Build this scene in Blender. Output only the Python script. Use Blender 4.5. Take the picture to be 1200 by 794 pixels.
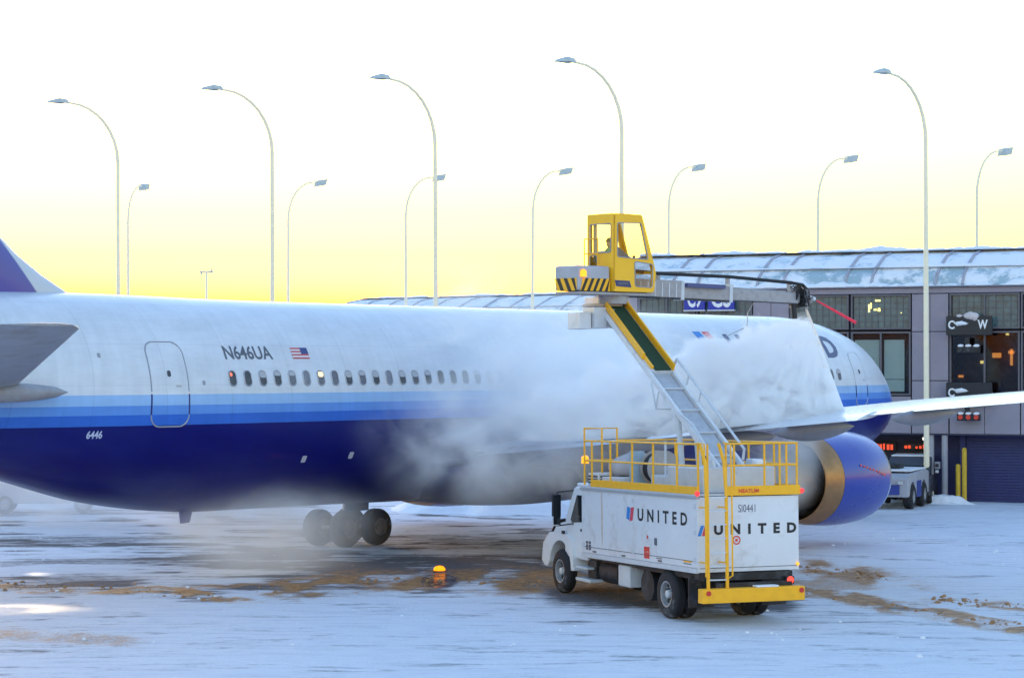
import bpy, bmesh, math, random
import numpy as np
from mathutils import Vector, Matrix, Euler
random.seed(7); RNG = np.random.default_rng(11)
S = bpy.context.scene
for o in list(bpy.data.objects): bpy.data.objects.remove(o)
COL = S.collection

# ------------------------------------------------------------------ camera, sky, sun, exposure
EYE = 5.7; F = 2722.0
cam = bpy.data.cameras.new('camera'); camo = bpy.data.objects.new('camera', cam); COL.objects.link(camo); S.camera = camo
camo.location = (0, 0, EYE); camo.rotation_euler = (math.radians(90), 0, 0)
cam.sensor_width = 36; cam.lens = 36 * F / 1200; cam.shift_y = 31 / 1200; cam.clip_end = 8000; cam.clip_start = .5
SUN_EL, SUN_AZ = 0.2, -20.0
w = bpy.data.worlds.new('World'); S.world = w; w.use_nodes = True
bg = w.node_tree.nodes['Background']; sky = w.node_tree.nodes.new('ShaderNodeTexSky')
sky.sky_type = 'NISHITA'; sky.sun_disc = False
sky.sun_elevation = math.radians(SUN_EL); sky.sun_rotation = math.radians(SUN_AZ)
sky.ozone_density = 2.05; sky.dust_density = 0.6
# a warm haze layer low in the sky, the same all round the horizon, takes part of the blue out up to about 15 degrees
_n = w.node_tree.nodes; _l = w.node_tree.links; _tc = _n.new('ShaderNodeTexCoord'); _sx = _n.new('ShaderNodeSeparateXYZ'); _l.new(_tc.outputs['Generated'], _sx.inputs[0])
_mr = _n.new('ShaderNodeMapRange'); _mr.inputs[1].default_value = 0; _mr.inputs[2].default_value = .4; _l.new(_sx.outputs['Z'], _mr.inputs[0])
_cr = _n.new('ShaderNodeValToRGB'); _l.new(_mr.outputs[0], _cr.inputs[0]); _e = _cr.color_ramp.elements
_e[0].position = .0; _e[0].color = (.8, .8, 1.0, 1); _e[1].position = 1; _e[1].color = (.8, .8, .8, 1)
for _p, _b in ((.075, .84), (.117, .48), (.163, .37), (.21, .35), (.26, .35), (.40, .52), (.70, .76)): _x = _e.new(_p); _x.color = (.8, .8, _b, 1)
_mx = _n.new('ShaderNodeMix'); _mx.data_type = 'RGBA'; _mx.blend_type = 'MULTIPLY'; _mx.inputs[0].default_value = 1; _l.new(sky.outputs[0], _mx.inputs[6]); _l.new(_cr.outputs[0], _mx.inputs[7])
_l.new(_mx.outputs[2], bg.inputs[0])
#; pass
bg.inputs[1].default_value = 0.125
sl = bpy.data.lights.new('sun', 'SUN'); sl.energy = 0.05; sl.angle = math.radians(10); sl.color = (1, .72, .45)
so = bpy.data.objects.new('sun', sl); COL.objects.link(so)
az = math.radians(SUN_AZ); el = math.radians(3)
so.rotation_euler = Vector((math.sin(az) * math.cos(el), math.cos(az) * math.cos(el), math.sin(el))).to_track_quat('Z', 'Y').to_euler()
so.location = (0, 0, 60)
S.view_settings.view_transform = 'Standard'; S.view_settings.look = 'None'; S.view_settings.gamma = 1
S.view_settings.exposure = 5.0
S.cycles.volume_bounces = 32; S.cycles.max_bounces = 32; S.cycles.diffuse_bounces = 4; S.cycles.glossy_bounces = 4; S.cycles.transmission_bounces = 6; S.cycles.transparent_max_bounces = 16
S.cycles.volume_step_rate = 1.0; S.cycles.volume_max_steps = 400

# ------------------------------------------------------------------ helpers
def P(x, y, Y):            # photograph pixel at depth Y -> world point
    return Vector(((x - 600) / F * Y, Y, EYE - (y - 428) * Y / F))
def G(x, y):               # photograph pixel on the ground -> world point
    Y = F * EYE / (y - 428); return Vector(((x - 600) / F * Y, Y, 0))

def mat(name, col, rough=.5, metal=0., coat=0., var=.12, vs=2.5, bump=0., bs=25., emit=None, es=1., spec=.5, dirt=None, ds=1.2, dlev=.6):
    m = bpy.data.materials.new(name); m.use_nodes = True; nt = m.node_tree; b = nt.nodes['Principled BSDF']
    b.inputs['Roughness'].default_value = rough; b.inputs['Metallic'].default_value = metal
    b.inputs['Coat Weight'].default_value = coat; b.inputs['Coat Roughness'].default_value = .08
    b.inputs['Specular IOR Level'].default_value = spec
    b.inputs['Base Color'].default_value = (*col, 1)
    if emit:
        b.inputs['Emission Color'].default_value = (*emit, 1); b.inputs['Emission Strength'].default_value = es
    if var or bump or dirt:
        tc = nt.nodes.new('ShaderNodeTexCoord')
    if var or dirt:
        n = nt.nodes.new('ShaderNodeTexNoise'); n.inputs['Scale'].default_value = vs; n.inputs['Detail'].default_value = 6; n.inputs['Roughness'].default_value = .65
        nt.links.new(tc.outputs['Object'], n.inputs['Vector'])
        mr = nt.nodes.new('ShaderNodeMapRange'); mr.inputs[1].default_value = .3; mr.inputs[2].default_value = .7
        mr.inputs[3].default_value = 1 - var; mr.inputs[4].default_value = 1 + var
        nt.links.new(n.outputs['Fac'], mr.inputs[0])
        mx = nt.nodes.new('ShaderNodeMix'); mx.data_type = 'RGBA'; mx.blend_type = 'MULTIPLY'; mx.inputs[0].default_value = 1
        mx.inputs[6].default_value = (*col, 1); nt.links.new(mr.outputs[0], mx.inputs[7])
        out = mx.outputs[2]
        if dirt:
            n2 = nt.nodes.new('ShaderNodeTexNoise'); n2.inputs['Scale'].default_value = ds; n2.inputs['Detail'].default_value = 8; n2.inputs['Roughness'].default_value = .7
            nt.links.new(tc.outputs['Object'], n2.inputs['Vector'])
            r2 = nt.nodes.new('ShaderNodeMapRange'); r2.inputs[1].default_value = dlev - .1; r2.inputs[2].default_value = dlev + .15; r2.inputs[4].default_value = .8
            nt.links.new(n2.outputs['Fac'], r2.inputs[0])
            m2 = nt.nodes.new('ShaderNodeMix'); m2.data_type = 'RGBA'; nt.links.new(r2.outputs[0], m2.inputs[0])
            nt.links.new(out, m2.inputs[6]); m2.inputs[7].default_value = (*dirt, 1); out = m2.outputs[2]
        nt.links.new(out, b.inputs['Base Color'])
        rr = nt.nodes.new('ShaderNodeMapRange'); rr.inputs[3].default_value = max(.02, rough * .8); rr.inputs[4].default_value = min(1, rough * 1.25)
        nt.links.new(n.outputs['Fac'], rr.inputs[0]); nt.links.new(rr.outputs[0], b.inputs['Roughness'])
    if bump:
        nb = nt.nodes.new('ShaderNodeTexNoise'); nb.inputs['Scale'].default_value = bs; nb.inputs['Detail'].default_value = 5
        nt.links.new(tc.outputs['Object'], nb.inputs['Vector'])
        bp = nt.nodes.new('ShaderNodeBump'); bp.inputs['Strength'].default_value = bump; bp.inputs['Distance'].default_value = .05
        nt.links.new(nb.outputs['Fac'], bp.inputs['Height']); nt.links.new(bp.outputs[0], b.inputs['Normal'])
    return m

def glass_mat(name, tint=(.8, .85, .85), refl=.25):
    m = bpy.data.materials.new(name); m.use_nodes = True; nt = m.node_tree; nt.nodes.clear()
    o = nt.nodes.new('ShaderNodeOutputMaterial'); t = nt.nodes.new('ShaderNodeBsdfTransparent'); t.inputs[0].default_value = (*tint, 1)
    g = nt.nodes.new('ShaderNodeBsdfGlossy'); g.inputs['Roughness'].default_value = .06; g.inputs[0].default_value = (.9, .9, .9, 1)
    fr = nt.nodes.new('ShaderNodeLayerWeight'); fr.inputs[0].default_value = refl; mx = nt.nodes.new('ShaderNodeMixShader')
    nt.links.new(fr.outputs['Fresnel'], mx.inputs[0]); nt.links.new(t.outputs[0], mx.inputs[1]); nt.links.new(g.outputs[0], mx.inputs[2])
    nt.links.new(mx.outputs[0], o.inputs[0]); return m

class MB:
    def __init__(s): s.v = []; s.f = []
    def add(s, vs, fs):
        n = len(s.v); s.v += [tuple(v) for v in vs]; s.f += [tuple(i + n for i in f) for f in fs]; return s
    def box(s, x0, x1, y0, y1, z0, z1):
        return s.add([(x, y, z) for x in (x0, x1) for y in (y0, y1) for z in (z0, z1)],
                     [(0, 1, 3, 2), (4, 6, 7, 5), (0, 4, 5, 1), (2, 3, 7, 6), (0, 2, 6, 4), (1, 5, 7, 3)])
    def obox(s, c, ax, ay, az_, hx, hy, hz):
        c = Vector(c); ax = Vector(ax); ay = Vector(ay); az_ = Vector(az_)
        return s.add([c + ax * (i * hx) + ay * (j * hy) + az_ * (k * hz) for i in (-1, 1) for j in (-1, 1) for k in (-1, 1)],
                     [(0, 1, 3, 2), (4, 6, 7, 5), (0, 4, 5, 1), (2, 3, 7, 6), (0, 2, 6, 4), (1, 5, 7, 3)])
    def bar(s, a, b, w, h, up=(0, 0, 1)):
        a = Vector(a); b = Vector(b); d = (b - a).normalized(); sd = d.cross(Vector(up))
        if sd.length < 1e-4: sd = d.cross(Vector((1, 0, 0)))
        sd.normalize(); u = sd.cross(d)
        return s.obox((a + b) / 2, d, sd, u, (b - a).length / 2, w / 2, h / 2)
    def tube(s, pts, r, n=8, cap=True):
        pts = [Vector(p) for p in pts]; rs = r if isinstance(r, (list, tuple)) else [r] * len(pts)
        rings = []; prev = None
        for i, p in enumerate(pts):
            t = (pts[min(i + 1, len(pts) - 1)] - pts[max(i - 1, 0)]).normalized()
            if prev is None:
                prev = t.orthogonal().normalized()
            sd = (prev - t * prev.dot(t)).normalized(); prev = sd; u = t.cross(sd)
            rings.append([p + (sd * math.cos(a) + u * math.sin(a)) * rs[i] for a in [2 * math.pi * k / n for k in range(n)]])
        return s.loft(rings, cap)
    def loft(s, rings, cap=True):
        n = len(rings[0]); b = len(s.v)
        for r in rings: s.v += [tuple(v) for v in r]
        for i in range(len(rings) - 1):
            for k in range(n):
                a = b + i * n + k; c = b + i * n + (k + 1) % n
                s.f.append((a, c, c + n, a + n))
        if cap:
            s.f.append(tuple(b + k for k in range(n))[::-1]); s.f.append(tuple(b + (len(rings) - 1) * n + k for k in range(n)))
        return s
    def lathe(s, prof, c=(0, 0, 0), axis='y', n=28, cap=True):
        c = Vector(c); rings = []
        for h, r in prof:
            ring = []
            for k in range(n):
                a = 2 * math.pi * k / n; p, q = r * math.cos(a), r * math.sin(a)
                ring.append(c + Vector({'x': (h, p, q), 'y': (p, h, q), 'z': (p, q, h)}[axis]))
            rings.append(ring)
        return s.loft(rings, cap)
    def prism(s, poly, y0, y1, axis='y'):
        def mk(a, b, t): return {'y': (a, t, b), 'x': (t, a, b), 'z': (a, b, t)}[axis]
        n = len(poly)
        return s.add([mk(a, b, y0) for a, b in poly] + [mk(a, b, y1) for a, b in poly],
                     [tuple(range(n))[::-1], tuple(range(n, 2 * n))] + [(i, (i + 1) % n, (i + 1) % n + n, i + n) for i in range(n)])
    def plate(s, outer, holes, y0, y1, M=None):        # a plate in the (a, b) plane with holes, thick from y0 to y1
        bm = bmesh.new()
        for lp in [outer] + holes:
            vs = [bm.verts.new((a, 0, b)) for a, b in lp]
            for i in range(len(vs)): bm.edges.new((vs[i], vs[(i + 1) % len(vs)]))
        bmesh.ops.triangle_fill(bm, edges=bm.edges[:], use_beauty=True)
        bm.verts.index_update()
        tri = [[v.index for v in f.verts] for f in bm.faces]; co = [(v.co.x, v.co.z) for v in bm.verts]; n = len(co)
        bm.free()
        fs = [tuple(t) for t in tri] + [tuple(i + n for i in t[::-1]) for t in tri]; b = 0
        for lp in [outer] + holes:
            m = len(lp); fs += [(b + i, b + (i + 1) % m, b + (i + 1) % m + n, b + i + n) for i in range(m)]; b += m
        T = (lambda v: M @ Vector(v)) if M is not None else (lambda v: v)
        return s.add([T((a, y0, c)) for a, c in co] + [T((a, y1, c)) for a, c in co], fs)
    def xf(s, M): s.v = [tuple(M @ Vector(v)) for v in s.v]; return s
    def build(s, name, m, parent=None, smooth=False, bevel=0., angle=35, loc=None):
        me = bpy.data.meshes.new(name); me.from_pydata(s.v, [], s.f)
        bm = bmesh.new(); bm.from_mesh(me); bmesh.ops.recalc_face_normals(bm, faces=bm.faces[:]); bm.to_mesh(me); bm.free()
        if m is not None: me.materials.append(m)
        o = bpy.data.objects.new(name, me); COL.objects.link(o)
        if parent is not None: o.parent = parent
        if loc is not None: o.location = loc
        if smooth:
            me.shade_smooth()
            try: me.set_sharp_from_angle(angle=math.radians(angle))
            except Exception: pass
        if bevel:
            b = o.modifiers.new('bevel', 'BEVEL'); b.width = bevel; b.segments = 2; b.limit_method = 'ANGLE'; b.harden_normals = False
        return o

def tag(o, label=None, cat=None, group=None, kind=None):
    if label: o['label'] = label
    if cat: o['category'] = cat
    if group: o['group'] = group
    if kind: o['kind'] = kind
    return o
def empty(name, loc, rz=0):
    o = bpy.data.objects.new(name, None); COL.objects.link(o); o.location = loc; o.rotation_euler = (0, 0, rz); o.empty_display_size = .3
    return o
def mtx(loc, rz): return Matrix.Translation(loc) @ Matrix.Rotation(rz, 4, 'Z')
def copy_tree(o, parent=None):
    c = o.copy(); COL.objects.link(c); c.parent = parent
    for ch in [x for x in o.children]: copy_tree(ch, c)
    return c
def share(o, parent, loc=(0, 0, 0), name=None):        # a second object on the same mesh
    c = bpy.data.objects.new(name or o.name.split('.')[0], o.data); COL.objects.link(c); c.parent = parent; c.location = loc
    for md in o.modifiers:
        if md.type == 'BEVEL':
            b = c.modifiers.new('bevel', 'BEVEL'); b.width = md.width; b.segments = 2; b.limit_method = 'ANGLE'
    return c

def text2d(t, h, bold=0., stretch=1., shear=0., space=1.):
    cu = bpy.data.curves.new('text', 'FONT'); cu.body = t; cu.size = 1; cu.offset = bold; cu.space_character = space; cu.resolution_u = 3
    o = bpy.data.objects.new('text', cu); COL.objects.link(o)
    dg = bpy.context.evaluated_depsgraph_get(); me = bpy.data.meshes.new_from_object(o.evaluated_get(dg))
    bm = bmesh.new(); bm.from_mesh(me); bmesh.ops.triangulate(bm, faces=bm.faces[:]); bm.verts.index_update()
    v = [(q.co.x, q.co.y) for q in bm.verts]; f = [tuple(q.index for q in p.verts) for p in bm.faces]; bm.free()
    bpy.data.objects.remove(o); bpy.data.curves.remove(cu); bpy.data.meshes.remove(me)
    x0 = min(a for a, _ in v); y0 = min(b for _, b in v); k = h / (max(b for _, b in v) - y0)
    v = [((a - x0) * k * stretch + shear * (b - y0) * k, (b - y0) * k) for a, b in v]
    return v, f
def text_fit(t, wid, h, bold=.015, shear=0., space=1.):
    v, f = text2d(t, h, bold, 1, 0, space); k = wid / max(a for a, _ in v)
    return [(a * k + shear * b, b) for a, b in v], f

# ------------------------------------------------------------------ noise for the ground sheet
def vnoise(x, y, seed):
    g = np.random.default_rng(seed).random((256, 256)); xi = np.floor(x).astype(int); yi = np.floor(y).astype(int)
    fx = x - xi; fy = y - yi; fx = fx * fx * (3 - 2 * fx); fy = fy * fy * (3 - 2 * fy)
    a = g[xi % 256, yi % 256]; b = g[(xi + 1) % 256, yi % 256]; c = g[xi % 256, (yi + 1) % 256]; d = g[(xi + 1) % 256, (yi + 1) % 256]
    return (a * (1 - fx) + b * fx) * (1 - fy) + (c * (1 - fx) + d * fx) * fy
def fbm(x, y, seed, octv=4):
    r = 0; a = .5; t = 0
    for i in range(octv):
        r = r + a * vnoise(x * 2 ** i, y * 2 ** i, seed + i); t += a; a *= .55
    return r / t
def sstep(a, b, x): t = np.clip((x - a) / (b - a), 0, 1); return t * t * (3 - 2 * t)

# ------------------------------------------------------------------ materials
M_navyrubber = mat('tyre rubber', (.018, .018, .022), .75, var=.25, vs=6, bump=.2, dirt=(.35, .37, .42), ds=3, dlev=.66)
M_white = mat('white truck paint', (.78, .79, .80), .34, coat=.25, var=.05, vs=1.3, dirt=(.45, .42, .40), ds=1.5, dlev=.76)
M_whitebox = mat('white box panels', (.72, .72, .74), .45, var=.06, vs=1.0, dirt=(.46, .42, .39), ds=2.0, dlev=.63)
M_yellow = mat('yellow safety paint', (.98, .47, .010), .45, var=.10, vs=4, dirt=(.32, .2, .05), ds=4, dlev=.72)
M_cabyellow = mat('yellow cabin paint', (.98, .52, .02), .45, coat=.05, var=.05, vs=2)
M_black = mat('black chassis paint', (.016, .016, .019), .6, var=.3, vs=5, dirt=(.12, .12, .13), ds=2.5, dlev=.6)
M_darkrub = mat('dark rubber trim', (.02, .02, .024), .7)
M_glassdark = mat('dark side glass', (.012, .015, .018), .08, var=0)
M_grey = mat('grey painted steel', (.36, .37, .39), .45, var=.12, vs=5)
M_lgrey = mat('pale grey painted steel', (.60, .62, .65), .42, var=.08, vs=4, dirt=(.35, .33, .32), ds=5, dlev=.7)
M_arm = mat('weathered grey arm', (.36, .34, .35), .5, var=.2, vs=6, dirt=(.2, .13, .08), ds=6, dlev=.66)
M_green = mat('green grip mat', (.012, .05, .02), .8, var=.4, vs=30, bump=.5, bs=60)
M_rim = mat('pale wheel rim', (.33, .34, .36), .45, metal=.2, var=.1, vs=8, dirt=(.2, .18, .16), ds=8, dlev=.62)
M_red = mat('red paint', (.6, .03, .03), .5)
M_redlens = mat('lit red lens', (.5, .02, .02), .3, var=0, emit=(1, .05, .06), es=.04)
M_redbright = mat('lit red lamp', (.6, .02, .02), .3, var=0, emit=(1, .05, .03), es=.075)
M_amber = mat('lit amber lamp', (.8, .3, .02), .3, var=0, emit=(1, .36, .01), es=.05)
M_blacktext = mat('black lettering', (.015, .016, .02), .5, var=.1)
M_greytext = mat('grey lettering', (.10, .11, .14), .5, var=.1)
M_redtext = mat('red lettering', (.75, .06, .03), .5, var=.1)
M_whitetext = mat('white lettering', (.8, .8, .82), .5, var=.05)
M_blue = mat('blue emblem paint', (.03, .22, .62), .45, var=.05)
M_redemblem = mat('red emblem paint', (.68, .05, .09), .45, var=.05)
M_clear = glass_mat('cabin glass', (.86, .88, .86), .2)
M_snow = mat('packed snow', (.82, .83, .86), .8, var=.05, vs=3, bump=.6, bs=9)
M_navyflag = mat('flag navy', (.04, .06, .2), .5, var=0)
M_redflag = mat('flag red', (.55, .08, .09), .5, var=0)
M_whiteflag = mat('flag white', (.75, .72, .74), .5, var=0)

# ------------------------------------------------------------------ ground: one sheet out to the horizon
def make_ground():
    def axis(a, b, st, far):
        c = list(np.arange(a, b + 1e-6, st)); k = st * 2; lo = []; x = a
        while x > -far: x -= k; k *= 1.45; lo.append(x)
        k = st * 2; hi = []; x = b
        while x < far: x += k; k *= 1.45; hi.append(x)
        return np.array(lo[::-1] + c + hi)
    xs = axis(-26, 27, .16, 3500); ys = axis(41, 106, .2, 3500)
    X, Y = np.meshgrid(xs, ys, indexing='ij'); nx, ny = X.shape
    Yc = np.maximum(Y, 5); px = 600 + F * X / Yc; py = 428 + F * EYE / Yc        # where the stains lie was surveyed from the photograph
    wob = (fbm(X * .35, Y * .12, 3) - .5) * 26; fine = (fbm(X * 1.4, Y * .5, 9) - .5) * 10
    yy = py + wob * .55 + fine * .6
    def line(pts, half, soft=.6):
        best = np.full(X.shape, 1e9); 
        p = np.array(pts, float); yl = np.interp(px, p[:, 0], p[:, 1])
        d = np.abs(yy - yl) / half
        ends = sstep(p[0, 0] - 40, p[0, 0] + 30, px) * (1 - sstep(p[-1, 0] - 30, p[-1, 0] + 40, px))
        return (1 - sstep(1 - soft, 1 + soft, d)) * ends
    brk = sstep(.36, .62, fbm(X * .9, Y * .45, 21)); brk2 = sstep(.42, .6, fbm(X * 2.2, Y * 1.0, 33))
    slush = np.zeros(X.shape)
    def mx(v): nonlocal slush; slush = np.maximum(slush, v)
    mx(line([(-60, 684), (100, 688), (200, 695), (270, 701), (300, 705)], 4.5) * (.35 + .65 * brk2))
    mx(line([(190, 693), (330, 680), (420, 668)], 2.6) * .55)
    mx(line([(300, 694), (440, 684), (540, 682), (700, 684), (840, 690)], 15) * (.30 + .5 * brk))
    mx(line([(900, 664), (960, 666), (1040, 678)], 12) * (.25 + .75 * brk))
    mx(line([(880, 690), (960, 696), (1020, 706), (1120, 722), (1300, 750)], 7) * (.4 + .6 * brk2))
    mx(line([(1090, 702), (1150, 706), (1300, 720)], 5) * (.15 + .7 * brk2))
    mx(line([(870, 672), (960, 684), (1090, 694)], 18) * .55 * brk)
    mx(line([(-60, 738), (60, 745), (170, 752)], 8) * .5 * brk)
    mx(line([(420, 655), (560, 640), (660, 640)], 4) * .25 * brk)
    # damp dark paving: broad patches and thin tracks, plus painted shade under the truck
    st1 = sstep(.45, .68, fbm(X * .16 + Y * .03, Y * .35 - X * .02, 41)); st2 = sstep(.5, .66, fbm(X * .5 + Y * .12, Y * .95 - X * .07, 52))
    area = sstep(590, 640, py) * (1 - sstep(672, 712, yy)) * (1 - sstep(640, 700, px + 0 * py))
    midl = sstep(560, 605, py) * (1 - sstep(690, 730, yy)) * (1 - sstep(620, 720, px))
    wet = .40 * area * (.35 + .65 * st1) + .35 * midl * st2 + .16 * st2 + .12 * st1
    wet = np.maximum(wet, line([(320, 684), (440, 672), (560, 668), (700, 676), (860, 690)], 20) * (.45 + .55 * brk))
    wet = np.maximum(wet, line([(640, 686), (760, 694), (930, 700)], 20) * .95)  # dark band below the truck: its shade painted into this mask
    wet = np.maximum(wet, line([(900, 690), (980, 700), (1120, 722), (1300, 750)], 4) * .6 * brk)
    wet = np.maximum(wet, line([(350, 622), (430, 632), (520, 636), (640, 630)], 12) * .45 * (.4 + .6 * brk))
    # tyre tracks
    tracks = np.zeros(X.shape)
    for (a, b, c, hw) in ((0.10, 705, 0, 2.2), (0.02, 716, 0, 1.8), (-.05, 742, 0, 2.2), (.03, 762, 0, 2.5), (-.02, 726, 0, 1.6), (.06, 640, 0, 1.4), (.04, 655, 0, 1.5), (-.03, 625, 0, 1.2), (.09, 735, 0, 1.6), (.07, 701, 0, 1.1), (.075, 709, 0, 1.1), (-.08, 726, 0, 1.0), (-.085, 733, 0, 1.0), (.05, 752, 0, 1.3), (.045, 762, 0, 1.3), (-.02, 778, 0, 1.5), (.12, 665, 0, 1.0), (.11, 672, 0, 1.0), (-.06, 645, 0, .9), (-.055, 650, 0, .9), (.03, 615, 0, .8), (.02, 606, 0, .7)):
        yl = b + a * (px - 400) * .5 + 7 * np.sin(px * .006 + b)
        tracks = np.maximum(tracks, (1 - sstep(.4, 1.5, np.abs(py + fine * .35 - yl) / hw)) * (.25 + .75 * brk))
    wet = np.clip(np.maximum(wet, tracks * .36), 0, 1)
    pud_glare = np.zeros(X.shape)
    for (cx, cy, rx, ry) in ((24, 713, 96, 8.0), (46, 672, 22, 2.8)):
        d = np.hypot((px - cx + fine * 2) / rx, (py - cy + fine * .25) / ry); pud_glare = np.maximum(pud_glare, 1 - sstep(.35, 1.25, d))
    pud_glare *= .55 + .45 * sstep(.3, .5, fbm(X * 1.3 + 3, Y * .9, 77)); flare = (.75 * (1 - sstep(.3, 1.2, np.hypot((px - 515 + fine * .5) / 30, (py - 681 + fine * .3) / 12))))
    z = .035 * (fbm(X * .7, Y * .7, 61) - .5) + .02 * (fbm(X * 2.6, Y * 2.6, 71) - .5)
    z = z * (1 - .8 * np.maximum(wet, pud_glare)) + .03 * slush * brk2 - .004 * pud_glare; z *= 1 - sstep(.3, .7, pud_glare)
    fade = sstep(38, 44, Y) * (1 - sstep(104, 112, Y)); z *= fade
    me = bpy.data.meshes.new('ground')
    co = np.stack([X, Y, z], -1).reshape(-1, 3).astype(np.float32)
    idx = np.arange(nx * ny).reshape(nx, ny); q = np.stack([idx[:-1, :-1], idx[1:, :-1], idx[1:, 1:], idx[:-1, 1:]], -1).reshape(-1, 4)
    me.vertices.add(len(co)); me.vertices.foreach_set('co', co.ravel())
    me.loops.add(q.size); me.loops.foreach_set('vertex_index', q.ravel().astype(np.int32))
    me.polygons.add(len(q)); me.polygons.foreach_set('loop_start', np.arange(0, q.size, 4, dtype=np.int32))
    me.update(calc_edges=True)
    for nm, arr in (('wet', wet), ('slush', slush), ('puddle_glare', pud_glare), ('melt', flare)):
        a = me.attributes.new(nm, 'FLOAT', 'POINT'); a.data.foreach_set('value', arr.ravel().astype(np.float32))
    me.shade_smooth()
    m = bpy.data.materials.new('snowy apron'); m.use_nodes = True; nt = m.node_tree; L = nt.links.new; b = nt.nodes['Principled BSDF']
    def N(t, **k):
        n = nt.nodes.new(t)
        for a, v in k.items(): setattr(n, a, v)
        return n
    geo = N('ShaderNodeNewGeometry')
    def at(n): a = N('ShaderNodeAttribute'); a.attribute_name = n; return a.outputs['Fac']
    def noise(sc, det=8, ro=.65, stretch=None):
        n = N('ShaderNodeTexNoise'); n.inputs['Scale'].default_value = sc; n.inputs['Detail'].default_value = det; n.inputs['Roughness'].default_value = ro
        if stretch:
            mp = N('ShaderNodeMapping'); mp.inputs['Scale'].default_value = stretch; mp.inputs['Rotation'].default_value = (0, 0, .12); L(geo.outputs['Position'], mp.inputs[0]); L(mp.outputs[0], n.inputs['Vector'])
        else: L(geo.outputs['Position'], n.inputs['Vector'])
        return n.outputs['Fac']
    def math_(op, a, c, clamp=False):
        n = N('ShaderNodeMath', operation=op, use_clamp=clamp)
        for i, v in enumerate((a, c)):
            if isinstance(v, (int, float)): n.inputs[i].default_value = v
            else: L(v, n.inputs[i])
        return n.outputs[0]
    def rng(v, a, c, lo=0., hi=1.):
        n = N('ShaderNodeMapRange'); n.interpolation_type = 'SMOOTHSTEP'; L(v, n.inputs[0]); n.inputs[1].default_value = a; n.inputs[2].default_value = c; n.inputs[3].default_value = lo; n.inputs[4].default_value = hi; return n.outputs[0]
    def mix(f, a, c):
        n = N('ShaderNodeMix', data_type='RGBA')
        L(f, n.inputs[0])
        for i, v in ((6, a), (7, c)):
            if isinstance(v, tuple): n.inputs[i].default_value = (*v, 1)
            else: L(v, n.inputs[i])
        return n.outputs[2]
    n1 = noise(.55, 10, .72, (1, 2.0, 1)); n2 = noise(3.2, 8, .7, (1, 1.8, 1)); n3 = noise(14, 6, .7); n4 = noise(1.0, 9, .7, (.35, 2.4, 1)); n5 = noise(5.0, 8, .75, (.5, 2.2, 1))
    wet_shade_m = rng(math_('ADD', at('wet'), math_('ADD', math_('MULTIPLY', math_('SUBTRACT', n2, .5), .9), math_('MULTIPLY', math_('SUBTRACT', n4, .5), 1.3))), .20, .72)
    thin = rng(math_('ADD', n1, math_('MULTIPLY', math_('SUBTRACT', n3, .5), .35)), .44, .66)
    snow = mix(rng(n1, .35, .65), (.68, .69, .75), (.88, .885, .90))
    snow = mix(math_('MULTIPLY', thin, .45), snow, (.34, .37, .45))
    snow = mix(rng(n4, .48, .74, 0, .6), snow, (.50, .51, .58)); snow = mix(rng(n5, .55, .75, 0, .4), snow, (.38, .39, .45))
    slm = rng(math_('ADD', at('slush'), math_('ADD', math_('MULTIPLY', math_('SUBTRACT', n5, .5), 1.7), math_('ADD', math_('MULTIPLY', math_('SUBTRACT', n3, .5), .8), math_('MULTIPLY', math_('SUBTRACT', n2, .5), .8)))), .18, .80)
    asph = mix(rng(n3, .3, .7), (.05, .05, .06), (.12, .115, .125))
    c = mix(math_('MULTIPLY', wet_shade_m, .92), snow, asph)
    slc = mix(rng(math_('ADD', math_('MULTIPLY', n5, .6), math_('MULTIPLY', n2, .4)), .40, .60), (.16, .065, .025), (.62, .33, .13))
    c = mix(math_('MULTIPLY', slm, .92), c, slc); c = mix(math_('MULTIPLY', rng(at('melt'), .2, .6), .75), c, (.05, .04, .035))
    c = mix(rng(math_('ADD', at('puddle_glare'), math_('MULTIPLY', math_('SUBTRACT', n2, .5), .5)), .1, .9), c, (.80, .81, .80))  # pale tone painted in for the sky's glare on the puddles
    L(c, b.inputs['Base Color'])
    r = rng(wet_shade_m, 0, 1, .8, .85); n = N('ShaderNodeMix'); L(at('puddle_glare'), n.inputs[0]); L(r, n.inputs[2]); n.inputs[3].default_value = .30
    n_ = N('ShaderNodeMix'); L(slm, n_.inputs[0]); L(n.outputs[0], n_.inputs[2]); n_.inputs[3].default_value = .6; nm_ = N('ShaderNodeMix'); L(rng(math_('ADD', at('melt'), math_('MULTIPLY', math_('SUBTRACT', n2, .5), .6)), .2, .5), nm_.inputs[0]); L(n_.outputs[0], nm_.inputs[2]); nm_.inputs[3].default_value = .10; L(nm_.outputs[0], b.inputs['Roughness'])
    L(math_('MAXIMUM', rng(at('puddle_glare'), 0, 1, .08, .35), rng(at('melt'), .2, .6, .05, .5)), b.inputs['Specular IOR Level'])
    bp = N('ShaderNodeBump'); bp.inputs['Distance'].default_value = .05
    L(rng(at('puddle_glare'), 0, 1, .75, .0), bp.inputs['Strength']); L(math_('ADD', n2, math_('MULTIPLY', n3, .5)), bp.inputs['Height']); L(bp.outputs[0], b.inputs['Normal'])
    me.materials.append(m)
    o = bpy.data.objects.new('ground', me); COL.objects.link(o); tag(o, 'snow covered airport apron with brown slush tracks and damp dark patches and painted shade under the truck', None, kind='structure')
make_ground()

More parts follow.
